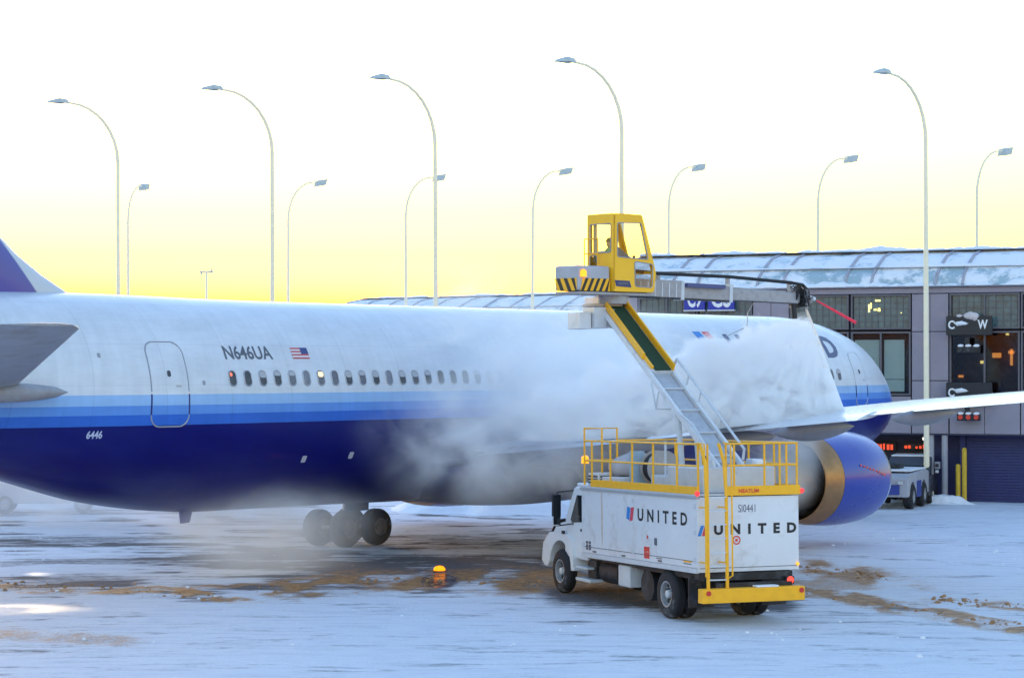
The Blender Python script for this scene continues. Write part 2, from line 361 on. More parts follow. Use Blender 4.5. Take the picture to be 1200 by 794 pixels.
def snow_heap(name, c, rx, ry, h, label, rz=0, seed=1, n=26, kind='stuff'):
    b = MB(); r = np.random.default_rng(seed)
    xs = np.linspace(-1, 1, n); X, Y = np.meshgrid(xs, xs, indexing='ij')
    d = np.hypot(X, Y); z = (1 - sstep(.25, 1.0, d + (fbm(X * 2 + 9, Y * 2 + 9, seed) - .5) * .55)) * (.45 + .9 * fbm(X * 4 + 5, Y * 4 + 5, seed + 3)) * h - .03
    ca, sa = math.cos(rz), math.sin(rz)
    b.add([(X[i, j] * rx * ca - Y[i, j] * ry * sa, X[i, j] * rx * sa + Y[i, j] * ry * ca, z[i, j]) for i in range(n) for j in range(n)],
          [(i * n + j, (i + 1) * n + j, (i + 1) * n + j + 1, i * n + j + 1) for i in range(n - 1) for j in range(n - 1)])
    o = b.build(name, M_snow, None, smooth=True, angle=80, loc=c); tag(o, label, 'snow bank', kind=kind); return o
snow_heap('snow_bank', G(600, 596), 3.6, 4.5, .62, 'low lumpy snow bank between the main gear and the truck cab', 0, 5)
snow_heap('snow_bank', G(668, 592), 3.4, 3.0, .5, 'low snow bank on the apron just left of the truck cab', 0, 8)
snow_heap('snow_bank', G(520, 596), 2.6, 3.2, .45, 'long smooth snow bank under the aircraft belly beyond the main gear', .2, 12)
snow_heap('snow_bank', Vector((17.8, 96.0, 0)), 1.5, .7, .38, 'dirty snow heap at the foot of the two grey columns', -.42, 15)
snow_heap('snow_bank', Vector((-19.5, 96, 0)), 6, 4, .7, 'blurred snow bank beyond the parked service truck at far left', 0, 18)

def lumps(name, lines, n, spread, r0, r1, m, label, seed):
    rr = np.random.default_rng(seed); b = MB()
    for _ in range(n):
        ln = lines[rr.integers(len(lines))]; x = rr.uniform(ln[0][0], ln[-1][0]); y = np.interp(x, [p[0] for p in ln], [p[1] for p in ln]) + rr.normal(0, spread)
        p = G(x, y); r = r0 + (r1 - r0) * rr.random() ** 3; k = 6; rings = []
        for zz, q in ((-.02, 1.0), (r * .45, .85), (r * .8, .35)): rings.append([(p.x + r * q * rr.uniform(.7, 1.3) * math.cos(a), p.y + r * q * rr.uniform(.7, 1.3) * math.sin(a), zz * rr.uniform(.8, 1.1)) for a in [2 * math.pi * j / k for j in range(k)]])
        b.loft(rings)
    o = b.build(name, m, None, smooth=True, angle=50); tag(o, label, 'slush', kind='stuff')
lumps('slush_lumps', [[(0, 687), (100, 688), (200, 695), (270, 701)], [(300, 692), (440, 682), (540, 680), (640, 684)], [(935, 692), (1020, 706), (1120, 722), (1200, 735)], [(935, 666), (1040, 676)], [(1090, 702), (1200, 712)]], 420, 3.0, .02, .085, mat('brown frozen slush', (.36, .19, .08), .7, var=.45, vs=7), 'small brown lumps of frozen slush along the dirty tracks', 3)
lumps('snow_lumps', [[(0, 690), (300, 704), (700, 716), (1200, 748)], [(0, 760), (600, 740), (1200, 770)], [(0, 640), (400, 620)], [(950, 640), (1200, 650)]], 130, 12.0, .02, .07, M_snow, 'small loose lumps of snow scattered on the apron', 4)

# ------------------------------------------------------------------ terminal building
TB = Vector((17.8, 97, 0)); TRZ = math.atan2(-.41, .91)
terminal = empty('terminal_building', TB, TRZ)
tag(terminal, 'long grey airport terminal wing with snowy curved glass roof behind the aircraft', 'building')
M_conc = mat('grey facade panel', (.31, .275, .33), .6, var=.10, vs=1.6, dirt=(.2, .19, .21), ds=.8, dlev=.62)
M_frame = mat('dark bronze window frame', (.13, .12, .14), .5, var=.1)
M_paneg = mat('green tinted window glass', (.10, .17, .18), .12, var=.25, vs=3, spec=.5)
M_paned = mat('dark window glass', (.02, .02, .028), .08, var=.3, vs=4)
M_blind = mat('pale blue window blind', (.52, .66, .72), .55, var=.08, vs=2)
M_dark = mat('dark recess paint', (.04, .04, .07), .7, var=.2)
M_navydoor = mat('navy roller door', (.032, .036, .13), .5, var=.15)
M_column = mat('pale grey column paint', (.38, .38, .43), .5, var=.1)
M_roofrib = mat('grey roof rib', (.38, .38, .44), .6, var=.15)
M_warm = mat('warm interior lamp', (.8, .5, .2), .5, var=0, emit=(1, .38, .05), es=.05)
M_warmY = mat('yellow ceiling lamp', (.8, .7, .3), .5, var=0, emit=(1, .85, .2), es=.07)
M_orangesign = mat('lit orange red sign', (.7, .1, .03), .5, var=.0, emit=(1, .08, .03), es=.035)
M_winlight = glass_mat('shop window glass', (.55, .55, .6), .3)

def snow_glass():
    m = mat('snow dusted roof glass', (.30, .45, .52), .25, var=.1); nt = m.node_tree; b = nt.nodes['Principled BSDF']
    geo = nt.nodes.new('ShaderNodeNewGeometry'); n = nt.nodes.new('ShaderNodeTexNoise'); n.inputs['Scale'].default_value = .9; n.inputs['Detail'].default_value = 10; n.inputs['Roughness'].default_value = .68
    at = nt.nodes.new('ShaderNodeAttribute'); at.attribute_name = 'snow'
    ad = nt.nodes.new('ShaderNodeMath'); ad.operation = 'ADD'
    r = nt.nodes.new('ShaderNodeMapRange'); r.interpolation_type = 'SMOOTHSTEP'; r.inputs[1].default_value = .46; r.inputs[2].default_value = .60
    mx = nt.nodes.new('ShaderNodeMix'); mx.data_type = 'RGBA'; mx.inputs[6].default_value = (.36, .47, .52, 1); mx.inputs[7].default_value = (.82, .83, .86, 1)
    rr = nt.nodes.new('ShaderNodeMapRange'); rr.inputs[3].default_value = .2; rr.inputs[4].default_value = .85
    L = nt.links.new; L(geo.outputs['Position'], n.inputs['Vector']); L(n.outputs['Fac'], ad.inputs[0]); L(at.outputs['Fac'], ad.inputs[1]); L(ad.outputs[0], r.inputs[0])
    L(r.outputs[0], mx.inputs[0]); L(mx.outputs[2], b.inputs['Base Color']); L(r.outputs[0], rr.inputs[0]); L(rr.outputs[0], b.inputs['Roughness'])
    bp = nt.nodes.new('ShaderNodeBump'); bp.inputs['Strength'].default_value = .6; bp.inputs['Distance'].default_value = .08; L(n.outputs['Fac'], bp.inputs['Height']); L(bp.outputs[0], b.inputs['Normal'])
    return m
M_roofglass = snow_glass()

def roof_section(parent, v0, v1, prof, step=(2.75, 1.15), snowlev=(.04, .11), rib=True, offs=0.):
    """Curved roof from v0 to v1: ribs in pairs, two tiers of snow dusted glass panels, purlin, ridge; prof = [(y, z)] from gutter to ridge."""
    edges = [v0]; i = 0
    while edges[-1] < v1 - .3: edges.append(min(v1, edges[-1] + step[i % 2])); i += 1
    tiers = [prof[:3], prof[2:]]
    for i in range(len(edges) - 1):
        a, c = edges[i] + .06, edges[i + 1] - .06
        for ti, tp in enumerate(tiers):
            b = MB(); nseg = 4
            pts = []
            for (y0, z0), (y1, z1) in zip(tp[:-1], tp[1:]):
                for q in range(nseg): pts.append((y0 + (y1 - y0) * q / nseg, z0 + (z1 - z0) * q / nseg))
            pts.append(tp[-1]); n = len(pts)
            b.add([(x, y, z) for x in (a, c) for y, z in pts], [(k, k + 1, n + k + 1, n + k) for k in range(n - 1)])
            o = b.build('roof_panel', M_roofglass, parent, smooth=True)
            att = o.data.attributes.new('snow', 'FLOAT', 'POINT'); sv = snowlev[ti] + random.uniform(-.05, .05)
            att.data.foreach_set('value', [sv] * len(o.data.vertices))
    for e in edges:
        b = MB()
        for (y0, z0), (y1, z1) in zip(prof[:-1], prof[1:]): b.bar((e, y0, z0 + .02), (e, y1, z1 + .02), .09, .10, (1, 0, 0))
        b.build('roof_rib', M_roofrib, parent)
    y, z = prof[2]; MB().bar((v0, y, z + .0), (v1, y, z + .0), .10, .10).build('roof_purlin', M_roofrib, parent)
    y, z = prof[-1]; MB().bar((v0, y + .1, z - .10), (v1, y + .1, z - .10), .25, .14).build('roof_ridge', M_roofrib, parent)
PROF = [(.05, 9.06), (.35, 9.47), (.95, 9.84), (2.2, 10.36), (4.2, 10.74)]
roof_section(terminal, -14.6, 11.5, PROF)
# snow lying on the gutter and the ridge, lumpy
def snow_strip(name, parent, v0, v1, y, z, wdt, h, seed, m=M_snow):
    b = MB(); n = int((v1 - v0) / .14); rings = []
    for i in range(n + 1):
        v = v0 + (v1 - v0) * i / n; k = fbm(np.array([v * 1.1 + seed]), np.array([seed * 1.7]), seed)[0]; k2 = fbm(np.array([v * 3.3]), np.array([seed * 2.1]), seed + 5)[0]
        hh = h * max(.06, (k - .28) * 2.0); ww = wdt * (.55 + .8 * k2)
        rings.append([(v, y + ww * math.cos(t) * .5, z + hh * max(-.15, math.sin(t))) for t in [2 * math.pi * q / 8 for q in range(8)]])
    b.loft(rings); o = b.build(name, m, parent, smooth=True, angle=80); o['kind'] = 'stuff'; return o
snow_strip('roof_snow', terminal, -14.6, 11.5, .12, 9.02, .75, .36, 4)
snow_strip('roof_snow', terminal, -14.6, 11.5, 3.9, 10.68, 1.9, .24, 9)
snow_strip('roof_snow', terminal, -14.6, 11.5, 1.05, 9.86, .6, .20, 14)
# gutter and cornice
MB().box(-14.6, 11.5, -.22, .12, 8.975, 9.04).build('gutter', M_roofrib, terminal, bevel=.02)
# facade bays: (v0, v1, kind)
BAYS = [(-14.5, -13.45, 's'), (-13.4, -10.75, 'w'), (-10.7, -8.15, 'w'), (-8.1, -6.5, 's'), (-6.45, -3.85, 'w'), (-3.75, -1.17, 'w'), (-1.12, .42, 's'), (.48, 3.4, 'w'), (3.45, 6.3, 'w'), (6.35, 7.9, 's'), (7.95, 11.4, 'w')]
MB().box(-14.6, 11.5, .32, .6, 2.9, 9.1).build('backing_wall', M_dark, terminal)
MB().box(-14.6, 11.5, -.02, .3, 8.72, 8.96).build('cornice_panel', M_conc, terminal, bevel=.015)
def solid(v0, v1):
    ks = [(2.86, 5.05), (5.08, 7.1), (7.13, 8.69)]; mid = (v0 + v1) / 2
    for z0, z1 in ks:
        segs = [(v0, mid - .01), (mid + .01, v1)] if (v1 - v0) > 1.3 else [(v0, v1)]
        for a, c in segs: MB().box(a, c, 0, .3, z0, z1).build('wall_panel', M_conc, terminal, bevel=.012)
def pane_grid(parent, v0, v1, z0, z1, m, y=.09):
    MB().box(v0, v1, y, y + .03, z0, z1).build('pane', m, parent)
def window(v0, v1, z0, z1, panes, mats, y=0.):
    f = MB(); t = .07
    f.box(v0, v0 + t, -.03, .28, z0, z1).box(v1 - t, v1, -.03, .28, z0, z1).box(v0 + t, v1 - t, -.03, .28, z0, z0 + t).box(v0 + t, v1 - t, -.03, .28, z1 - t, z1)
    o = f.build('window', M_frame, terminal)
    wdt = (v1 - v0 - 2 * t) / panes
    for i in range(panes):
        a = v0 + t + i * wdt
        pane_grid(o, a + .035, a + wdt - .035, z0 + t, z1 - t, mats[i % len(mats)])
        if i: MB().box(a - .035, a + .035, -.01, .2, z0 + t, z1 - t).build('mullion', M_frame, o)
    return o
for i, (v0, v1, k) in enumerate(BAYS):
    if k == 's': solid(v0, v1); continue
    np_ = 2 if v0 > -3 or v0 < -8.2 else 1
    o = window(v0, v1, 7.22, 8.69, np_, [M_paneg])
    # the thin lattice of wire in the upper panes
    b = MB(); n = 9
    for q in range(1, n): x = v0 + .07 + (v1 - v0 - .14) * q / n; b.box(x - .008, x + .008, .06, .075, 7.29, 8.62)
    for q in range(1, 5): z = 7.29 + 1.33 * q / 5; b.box(v0 + .07, v1 - .07, .06, .074, z - .008, z + .008)
    lt = b.build('pane_lattice', M_frame, o); lt['kind'] = 'stuff'
    if v0 > .4:
        o = window(v0, v1, 4.45, 7.12, 2, [M_winlight])
    else:
        o = window(v0, v1, 4.45, 7.12, 2, [M_clear])
        m2 = (v0 + v1) / 2
        for a, c in ((v0 + .12, m2 - .1), (m2 + .1, v1 - (.32 if i == 5 else .12))):
            MB().box(a, c, .18, .21, 4.6, 6.78).build('blind', M_blind, o)
            MB().box(a, c, .165, .178, 5.10, 5.13).build('blind_rail', M_frame, o)
    for a, c in ((v0, (v0 + v1) / 2 - .01), ((v0 + v1) / 2 + .01, v1)):
        MB().box(a, c, 0, .3, 2.86, 4.4).build('wall_panel', M_conc, terminal, bevel=.012)
# lit room behind the right bays: the backing there is open
MB().box(.5, 3.38, .285, .30, 4.5, 7.1).build('room_back', mat('dim shop interior', (.10, .055, .05), .8, var=.9, vs=2.2, dirt=(.22, .10, .04), ds=2.0, dlev=.58), terminal)
def lamp(v0, v1, z0, z1, m, y=.2): MB().box(v0, v1, y, y + .06, z0, z1).build('interior_light', m, terminal)
lamp(2.22, 2.58, 6.02, 6.22, M_warm); lamp(2.96, 3.06, 5.7, 6.38, M_warm); lamp(2.88, 3.12, 6.18, 6.3, M_warm); lamp(1.72, 1.86, 5.78, 5.9, M_warmY); lamp(2.78, 2.9, 6.95, 7.03, M_warmY)
lamp(.8, 1.0, 5.2, 5.3, M_warm)
for a in ((-3.02, -2.95, 7.95, 8.28), (-2.93, -2.86, 8.1, 8.36), (-2.72, -2.5, 8.4, 8.47), (-2.78, -2.66, 8.02, 8.1), (-2.62, -2.5, 7.98, 8.12), (-1.62, -1.58, 7.9, 7.93)):
    MB().box(*a[:2], .075, .088, *a[2:]).build('ceiling_light', M_warmY, terminal)
# ground floor recess
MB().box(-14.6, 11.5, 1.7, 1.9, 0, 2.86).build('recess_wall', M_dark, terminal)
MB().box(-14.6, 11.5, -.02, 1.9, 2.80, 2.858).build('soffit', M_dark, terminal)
for v in (-.34, .24, -7.3, -6.7, 6.6, 7.2): MB().lathe([(0, .13), (2.8, .13)], (v, .15, 0), 'z', 18).build('column', M_column, terminal, smooth=True)
bx = MB().box(-.16, .06, .0, .2, 1.38, 1.68).build('control_box', M_column, terminal, bevel=.015)
MB().lathe([(-.03, .075), (.0, .075)], (-.05, 0, 1.53), 'y', 16).build('dial', M_black, bx)
MB().box(-.12, .02, -.01, 0, 1.22, 1.33).build('box_label', M_whitetext, bx)
rd = empty('roller_door', (0, 0, 0)); rd.parent = terminal
for k in range(23): MB().box(1.0, 7.2, .8 + .015 * (k % 2), .9, .02 + k * .12, .02 + k * .12 + .112).build('slat', M_navydoor, rd)
MB().box(.75, .98, .7, .95, 0, 2.8).build('door_jamb', M_navydoor, terminal)
MB().box(-.55, .73, 1.2, 1.3, 0, 2.8).build('navy_wall_panel', M_navydoor, terminal)
# bay with the orange lit signs
for (a, c, z0, z1) in ((-3.1, -2.2, 2.05, 2.4), (-1.85, -.78, 2.12, 2.38)):
    f = MB().box(a, c, 1.5, 1.62, z0, z1).build('lit_sign', M_black, terminal)
    n = int((c - a) / .16)
    for q in range(n):
        if random.random() < .8: MB().box(a + .03 + q * .16, a + .03 + q * .16 + random.uniform(.06, .13), 1.47, 1.49, z0 + .05, z1 - random.uniform(.04, .12)).build('lit_mark', M_orangesign, f)
MB().lathe([(0, .06), (.1, .06)], (-.9, 1.2, 2.55), 'z', 10).build('wall_lamp', mat('lit white lamp', (.9, .9, .9), .4, var=0, emit=(1, .95, .8), es=.1), terminal)
for (a, c, z0, z1, mm) in ((-2.4, -1.7, .9, 1.05, M_column), (-2.2, -1.4, .55, .62, M_redtext), (-2.9, -2.5, 1.3, 1.42, M_column), (-1.9, -1.1, 1.35, 1.42, M_column)):
    MB().box(a, c, 1.4, 1.6, z0, z1).build('equipment_shelf', mm, terminal)
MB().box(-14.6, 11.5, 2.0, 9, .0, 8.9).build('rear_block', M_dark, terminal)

def on_terminal(v, y, z): return mtx(TB, TRZ) @ Vector((v, y, z))
# gate signs: board + letters + snow
M_board = mat('black sign board', (.018, .018, .024), .45, var=.2)
M_bsnow = mat('dirty snow on sign', (.62, .55, .55), .85, var=.1, bump=.5, bs=14)
def lump(b, c, r, seed):
    rr = np.random.default_rng(seed); n, k = 10, 6; rings = []
    for i in range(k):
        ph = math.pi * (i + .5) / k - math.pi / 2
        rings.append([(c[0] + r[0] * math.cos(ph) * math.cos(a) * rr.uniform(.8, 1.15), c[1] + r[1] * math.cos(ph) * math.sin(a), c[2] + r[2] * math.sin(ph) * rr.uniform(.8, 1.2)) for a in [2 * math.pi * q / n for q in range(n)]])
    b.loft(rings)
def letters(parent, s, v, y, z, wd, h, m, bold=.02):
    vs, fs = text_fit(s, wd, h, bold); MB().add([(v + a, y, z + c) for a, c in vs], fs).build('lettering', m, parent)
def gate_sign(z0, z1, lab, withw=True, v1=2.36):
    t = empty('gate_sign', on_terminal(.45, 0, z0), TRZ); tag(t, lab, 'sign', 'black gate signs on the terminal wall'); wd = v1 - .45; h = z1 - z0
    MB().box(0, wd, -.5, -.36, 0, h).build('board', M_board, t, bevel=.015)
    MB().box(.2, .28, -.36, .0, .2, .3).box(wd - .3, wd - .22, -.36, .0, .2, .3).build('bracket', M_frame, t)
    letters(t, 'C', .09, -.505, h * .32, .27, .36, M_whitetext, .03)
    if withw: letters(t, 'W', 1.32, -.505, h * .32, .42, .38, M_whitetext, .03)
    b = MB(); lump(b, (.62, -.5, h * .62), (.3, .12, .09), 3); lump(b, (.5, -.5, h * .58), (.14, .1, .07), 5); s = b.build('sign_snow', M_snow, t, smooth=True, angle=80); s['kind'] = 'stuff'
    if withw:
        b = MB(); lump(b, (1.05, -.45, h * 1.0), (.36, .14, .17), 8); lump(b, (.55, -.43, h * 1.0), (.16, .1, .07), 9); lump(b, (1.2, -.44, h * .92), (.16, .12, .15), 19); s = b.build('sign_snow', M_bsnow, t, smooth=True, angle=80); s['kind'] = 'stuff'
    return t
g1 = gate_sign(6.95, 7.74, 'upper black gate sign with white C and W and clumps of snow')
g2 = gate_sign(4.12, 5.0, 'lower black gate sign with white C, mostly behind the wing', False)
def guide(z, lab, m):
    t = empty('docking_light', on_terminal(.9, -.4, z), TRZ); tag(t, lab, 'guidance light', 'docking lights under the gate signs')
    MB().box(0, .95, -.1, .12, 0, .3).build('housing', M_board, t, bevel=.015)
    for k in range(3):
        v = .15 + k * .33; l = MB().lathe([(-.16, .09), (-.1, .1)], (v, 0, .14), 'y', 14).build('lens', m, t, smooth=True)
        b = MB(); lump(b, (v, -.06, .29), (.15, .1, .065), 20 + k); s = b.build('lens_snow', M_snow, l, smooth=True, angle=80); s['kind'] = 'stuff'
    MB().box(.3, .5, .02, .1, .3, .62).build('hanger', M_board, t)
guide(6.22, 'dark docking light box with three snow caps under the upper gate sign', M_black)
guide(3.42, 'dark docking light box with red lenses just below the wing', M_redtext)
M_signblue = mat('blue gate sign', (.03, .04, .36), .45, var=.08)
for (v0, v1, tx, lab) in ((-11.2, -10.25, 'C9', 'blue gate sign C9, left one of two under the spray arm'), (-10.1, -8.9, 'C8', 'blue gate sign C8, right one of two under the spray arm')):
    t = empty('blue_gate_sign', on_terminal(v0, 0, 8.12), TRZ); tag(t, lab, 'sign', 'blue gate signs on the terminal wall')
    MB().box(0, v1 - v0, -.2, -.06, 0, 1.05).build('board', M_signblue, t, bevel=.01); letters(t, tx, .16, -.205, .09, (v1 - v0) - .3, .80, M_whitetext, .03)
    MB().box(-.02, v1 - v0 + .02, -.215, -.05, -.06, -.003).build('sign_edge', M_lgrey, t)
# bollards
for x, h, lab in ((1.42, 2.3, 'tall yellow bollard pipe beside the navy roller door'), (1.16, 1.62, 'shorter yellow bollard pipe left of the taller one')):
    p = on_terminal(x - .25, -.3, 0); o = MB().lathe([(0, .1), (h - .06, .1), (h - .02, .07), (h, .02)], (0, 0, 0), 'z', 18).build('bollard', mat('weathered yellow bollard', (.62, .40, .03), .6, var=.2, vs=6), None, smooth=True, loc=p)
    tag(o, lab, 'bollard', 'yellow bollards at the terminal wall')

# far concourse: the same roof further along
fa, fb = P(790, 400, 152), P(375, 400, 171); fd = (fa - fb); FRZ = math.atan2(fd.y, fd.x); FL = fd.length
conc = empty('distant_concourse', (fb.x, fb.y, 0), FRZ); tag(conc, 'distant concourse with snowy ribbed roof showing above the fuselage', 'building')
roof_section(conc, 0, FL, [(0, 8.2), (.5, 9.0), (1.5, 9.75), (3.2, 10.4), (5.5, 10.75)], (2.35, 2.35), (.06, .10))
snow_strip('roof_snow', conc, 0, FL, 5.3, 10.72, 1.6, .18, 24)
MB().box(0, FL, .3, 12, 0, 8.2).build('wall', M_conc, conc)
MB().box(0, FL, -.1, .3, 8.0, 8.3).build('gutter', M_roofrib, conc)

# ------------------------------------------------------------------ street lamps
M_pole = mat('cream painted lamp post', (.95, .84, .62), .6, var=.05)
M_head = mat('grey lamp head', (.50, .55, .55), .5, var=.1)
def lamp_post(px, ytop, H, reach, yawdir, lab, grp, flood=False):
    Y = F * (H - EYE) / (428 - ytop - (0 if flood else 4)); X = (px - 600) / F * Y
    t = empty('street_lamp', (X, Y, 0), yawdir + random.uniform(-.05, .05)); t.rotation_euler.x = random.uniform(-.006, .006); t.rotation_euler.y = random.uniform(-.005, .005); tag(t, lab, 'street lamp', grp)
    zb = H - 2.7; pts = [(0, 0, 0), (0, 0, zb * .5), (0, 0, zb)]; rs = [.12, .11, .092]
    for k in range(1, 9):
        a = math.pi / 2 * k / 8; pts.append((reach * .72 * (1 - math.cos(a)), 0, zb + (2.55) * math.sin(a))); rs.append(.092 - .037 * k / 8)
    pts.append((reach * .8, 0, H - .13)); rs.append(.05)
    MB().tube(pts, rs, 10).build('pole', M_pole, t, smooth=True)
    MB().box(-.28, .28, -.28, .28, 0, .04).box(-.2, .2, -.2, .2, .04, .5).build('base', M_pole, t, bevel=.01)
    h = MB()
    if flood:
        h.add([(reach * .78, -.28, H - .42), (reach * .78, .28, H - .42), (reach * .78 + .16, -.28, H + .0), (reach * .78 + .16, .28, H + .0), (reach * .78 + .62, -.28, H - .30), (reach * .78 + .62, .28, H - .30), (reach * .78 + .78, -.28, H + .12), (reach * .78 + .78, .28, H + .12)],
              [(0, 1, 3, 2), (4, 6, 7, 5), (0, 4, 5, 1), (2, 3, 7, 6), (0, 2, 6, 4), (1, 5, 7, 3)])
    else:
        r = reach * .76
        h.loft([[(r + x, y * wd, H - .12 + z * ht + dz) for y, z in ((-1, -.4), (-1, .3), (-.5, 1), (.5, 1), (1, .3), (1, -.4))] for x, wd, ht, dz in ((0, .07, .07, 0), (.12, .16, .13, .0), (.5, .2, .15, .0), (.95, .18, .08, -.06), (1.1, .08, .03, -.1))])
    o = h.build('lamp_head', M_head, t, bevel=.01)
    if not flood: MB().box(reach * .76 + .3, reach * .76 + .8, -.12, .12, H - .21, H - .17).build('lens', M_paneg, o)
row1 = [(139, 118, 'tall curved street lamp furthest left, above the aircraft tail'), (319, 103, 'tall curved street lamp rising above the registration letters'), (512, 91, 'tall curved street lamp above the middle of the fuselage'),
        (728, 72, 'tall curved street lamp rising behind the yellow operator cabin'), (1086, 85, 'tall curved street lamp standing in front of the grey terminal facade')]
for px, yt, lab in row1: lamp_post(px, yt, 17.7, 3.5, math.radians(225), lab, 'tall lamps with arms reaching left')
row2 = [(151, 213, 'far street lamp close beside the furthest left tall lamp', math.radians(78)), (338, 209, 'far street lamp with its arm to the right beside the second tall lamp', math.radians(45)), (476, 203, 'far street lamp whose head meets the third tall lamp', math.radians(45)),
        (623, 195, 'far street lamp standing alone left of the yellow cabin', math.radians(42)), (783, 190, 'far street lamp just right of the yellow cabin', math.radians(45)), (957, 180, 'far street lamp behind the terminal roof left of the tall lamp', math.radians(42)), (1144, 171, 'far street lamp furthest right behind the terminal roof', math.radians(42))]
for px, yt, lab, yw in row2: lamp_post(px, yt, 17.7, 3.0, yw, lab, 'far lamps with arms reaching right', True)
t = empty('antenna_mast', P(242, 340, 165).xy.to_3d(), 0); tag(t, 'thin mast with a small crossbar beyond the fuselage near the registration', 'mast')
MB().tube([(0, 0, 0), (0, 0, 12.4)], [.14, .10], 8).build('pole', M_pole, t, smooth=True); MB().box(-.5, .5, -.05, .05, 12.25, 12.4).box(-.42, -.3, -.12, .1, 12.1, 12.25).box(.28, .4, -.1, .1, 12.4, 12.6).build('crossbar', M_head, t)

# ------------------------------------------------------------------ airliner
D = Vector((.628, .778, 0)).normalized(); AP = Vector((14.58, 92.1, 0)); ARZ = math.atan2(D.y, D.x)
air = empty('airliner', AP, ARZ)
tag(air, 'wide body passenger jet in white, blue and navy being sprayed by the yellow cabin', 'airliner')
# local: x = -t (t metres aft of the nose), y = -L (L metres to starboard)
ST = [(0, .03, 4.08, 4.02), (.12, .38, 4.42, 3.68), (.4, .70, 4.75, 3.36), (.9, 1.08, 5.15, 3.0), (1.6, 1.46, 5.72, 2.68), (2.5, 1.82, 6.32, 2.38), (3.5, 2.10, 6.82, 2.14), (5, 2.38, 7.2, 1.9), (6.5, 2.53, 7.42, 1.76), (8.3, 2.6, 7.5, 1.7),
      (15, 2.6, 7.5, 1.66), (20, 2.6, 7.5, 1.6), (27, 2.6, 7.5, 1.62), (34, 2.6, 7.5, 1.70), (37, 2.6, 7.52, 1.72), (39, 2.585, 7.55, 1.86), (41, 2.48, 7.57, 2.15), (43, 2.26, 7.56, 2.66), (45, 1.95, 7.52, 3.24), (47, 1.58, 7.42, 3.85), (49, 1.18, 7.25, 4.45), (51, .78, 7.0, 5.1), (52.6, .42, 6.75, 5.65), (53.6, .15, 6.45, 6.05)]
_T = np.array([a[0] for a in ST])
def herm(t, k):
    v = [a[k] for a in ST]; i = int(np.clip(np.searchsorted(_T, t) - 1, 0, len(ST) - 2)); h = _T[i + 1] - _T[i]; u = (t - _T[i]) / h
    def sl(j):
        if j <= 0 or j >= len(ST) - 1: j2 = min(max(j, 0), len(ST) - 2); return (v[j2 + 1] - v[j2]) / (_T[j2 + 1] - _T[j2])
        a = (v[j] - v[j - 1]) / (_T[j] - _T[j - 1]); b = (v[j + 1] - v[j]) / (_T[j + 1] - _T[j])
        return 0 if a * b <= 0 else 2 * a * b / (a + b)
    m0, m1 = sl(i) * h, sl(i + 1) * h
    return (2 * u**3 - 3 * u**2 + 1) * v[i] + (u**3 - 2 * u**2 + u) * m0 + (-2 * u**3 + 3 * u**2) * v[i + 1] + (u**3 - u**2) * m1
def sect(t): return herm(t, 1), herm(t, 2), herm(t, 3)
def surf(t, z, off=0., side=1):
    hw, zt, zb = sect(t); zc, hz = (zt + zb) / 2, (zt - zb) / 2; q = max(-1, min(1, (z - zc) / hz)); L = hw * math.sqrt(max(0, 1 - q * q))
    n = Vector((0, L / hw**2, (z - zc) / hz**2)).normalized()
    return Vector((-t, -side * (L + n.y * off), z + n.z * off))
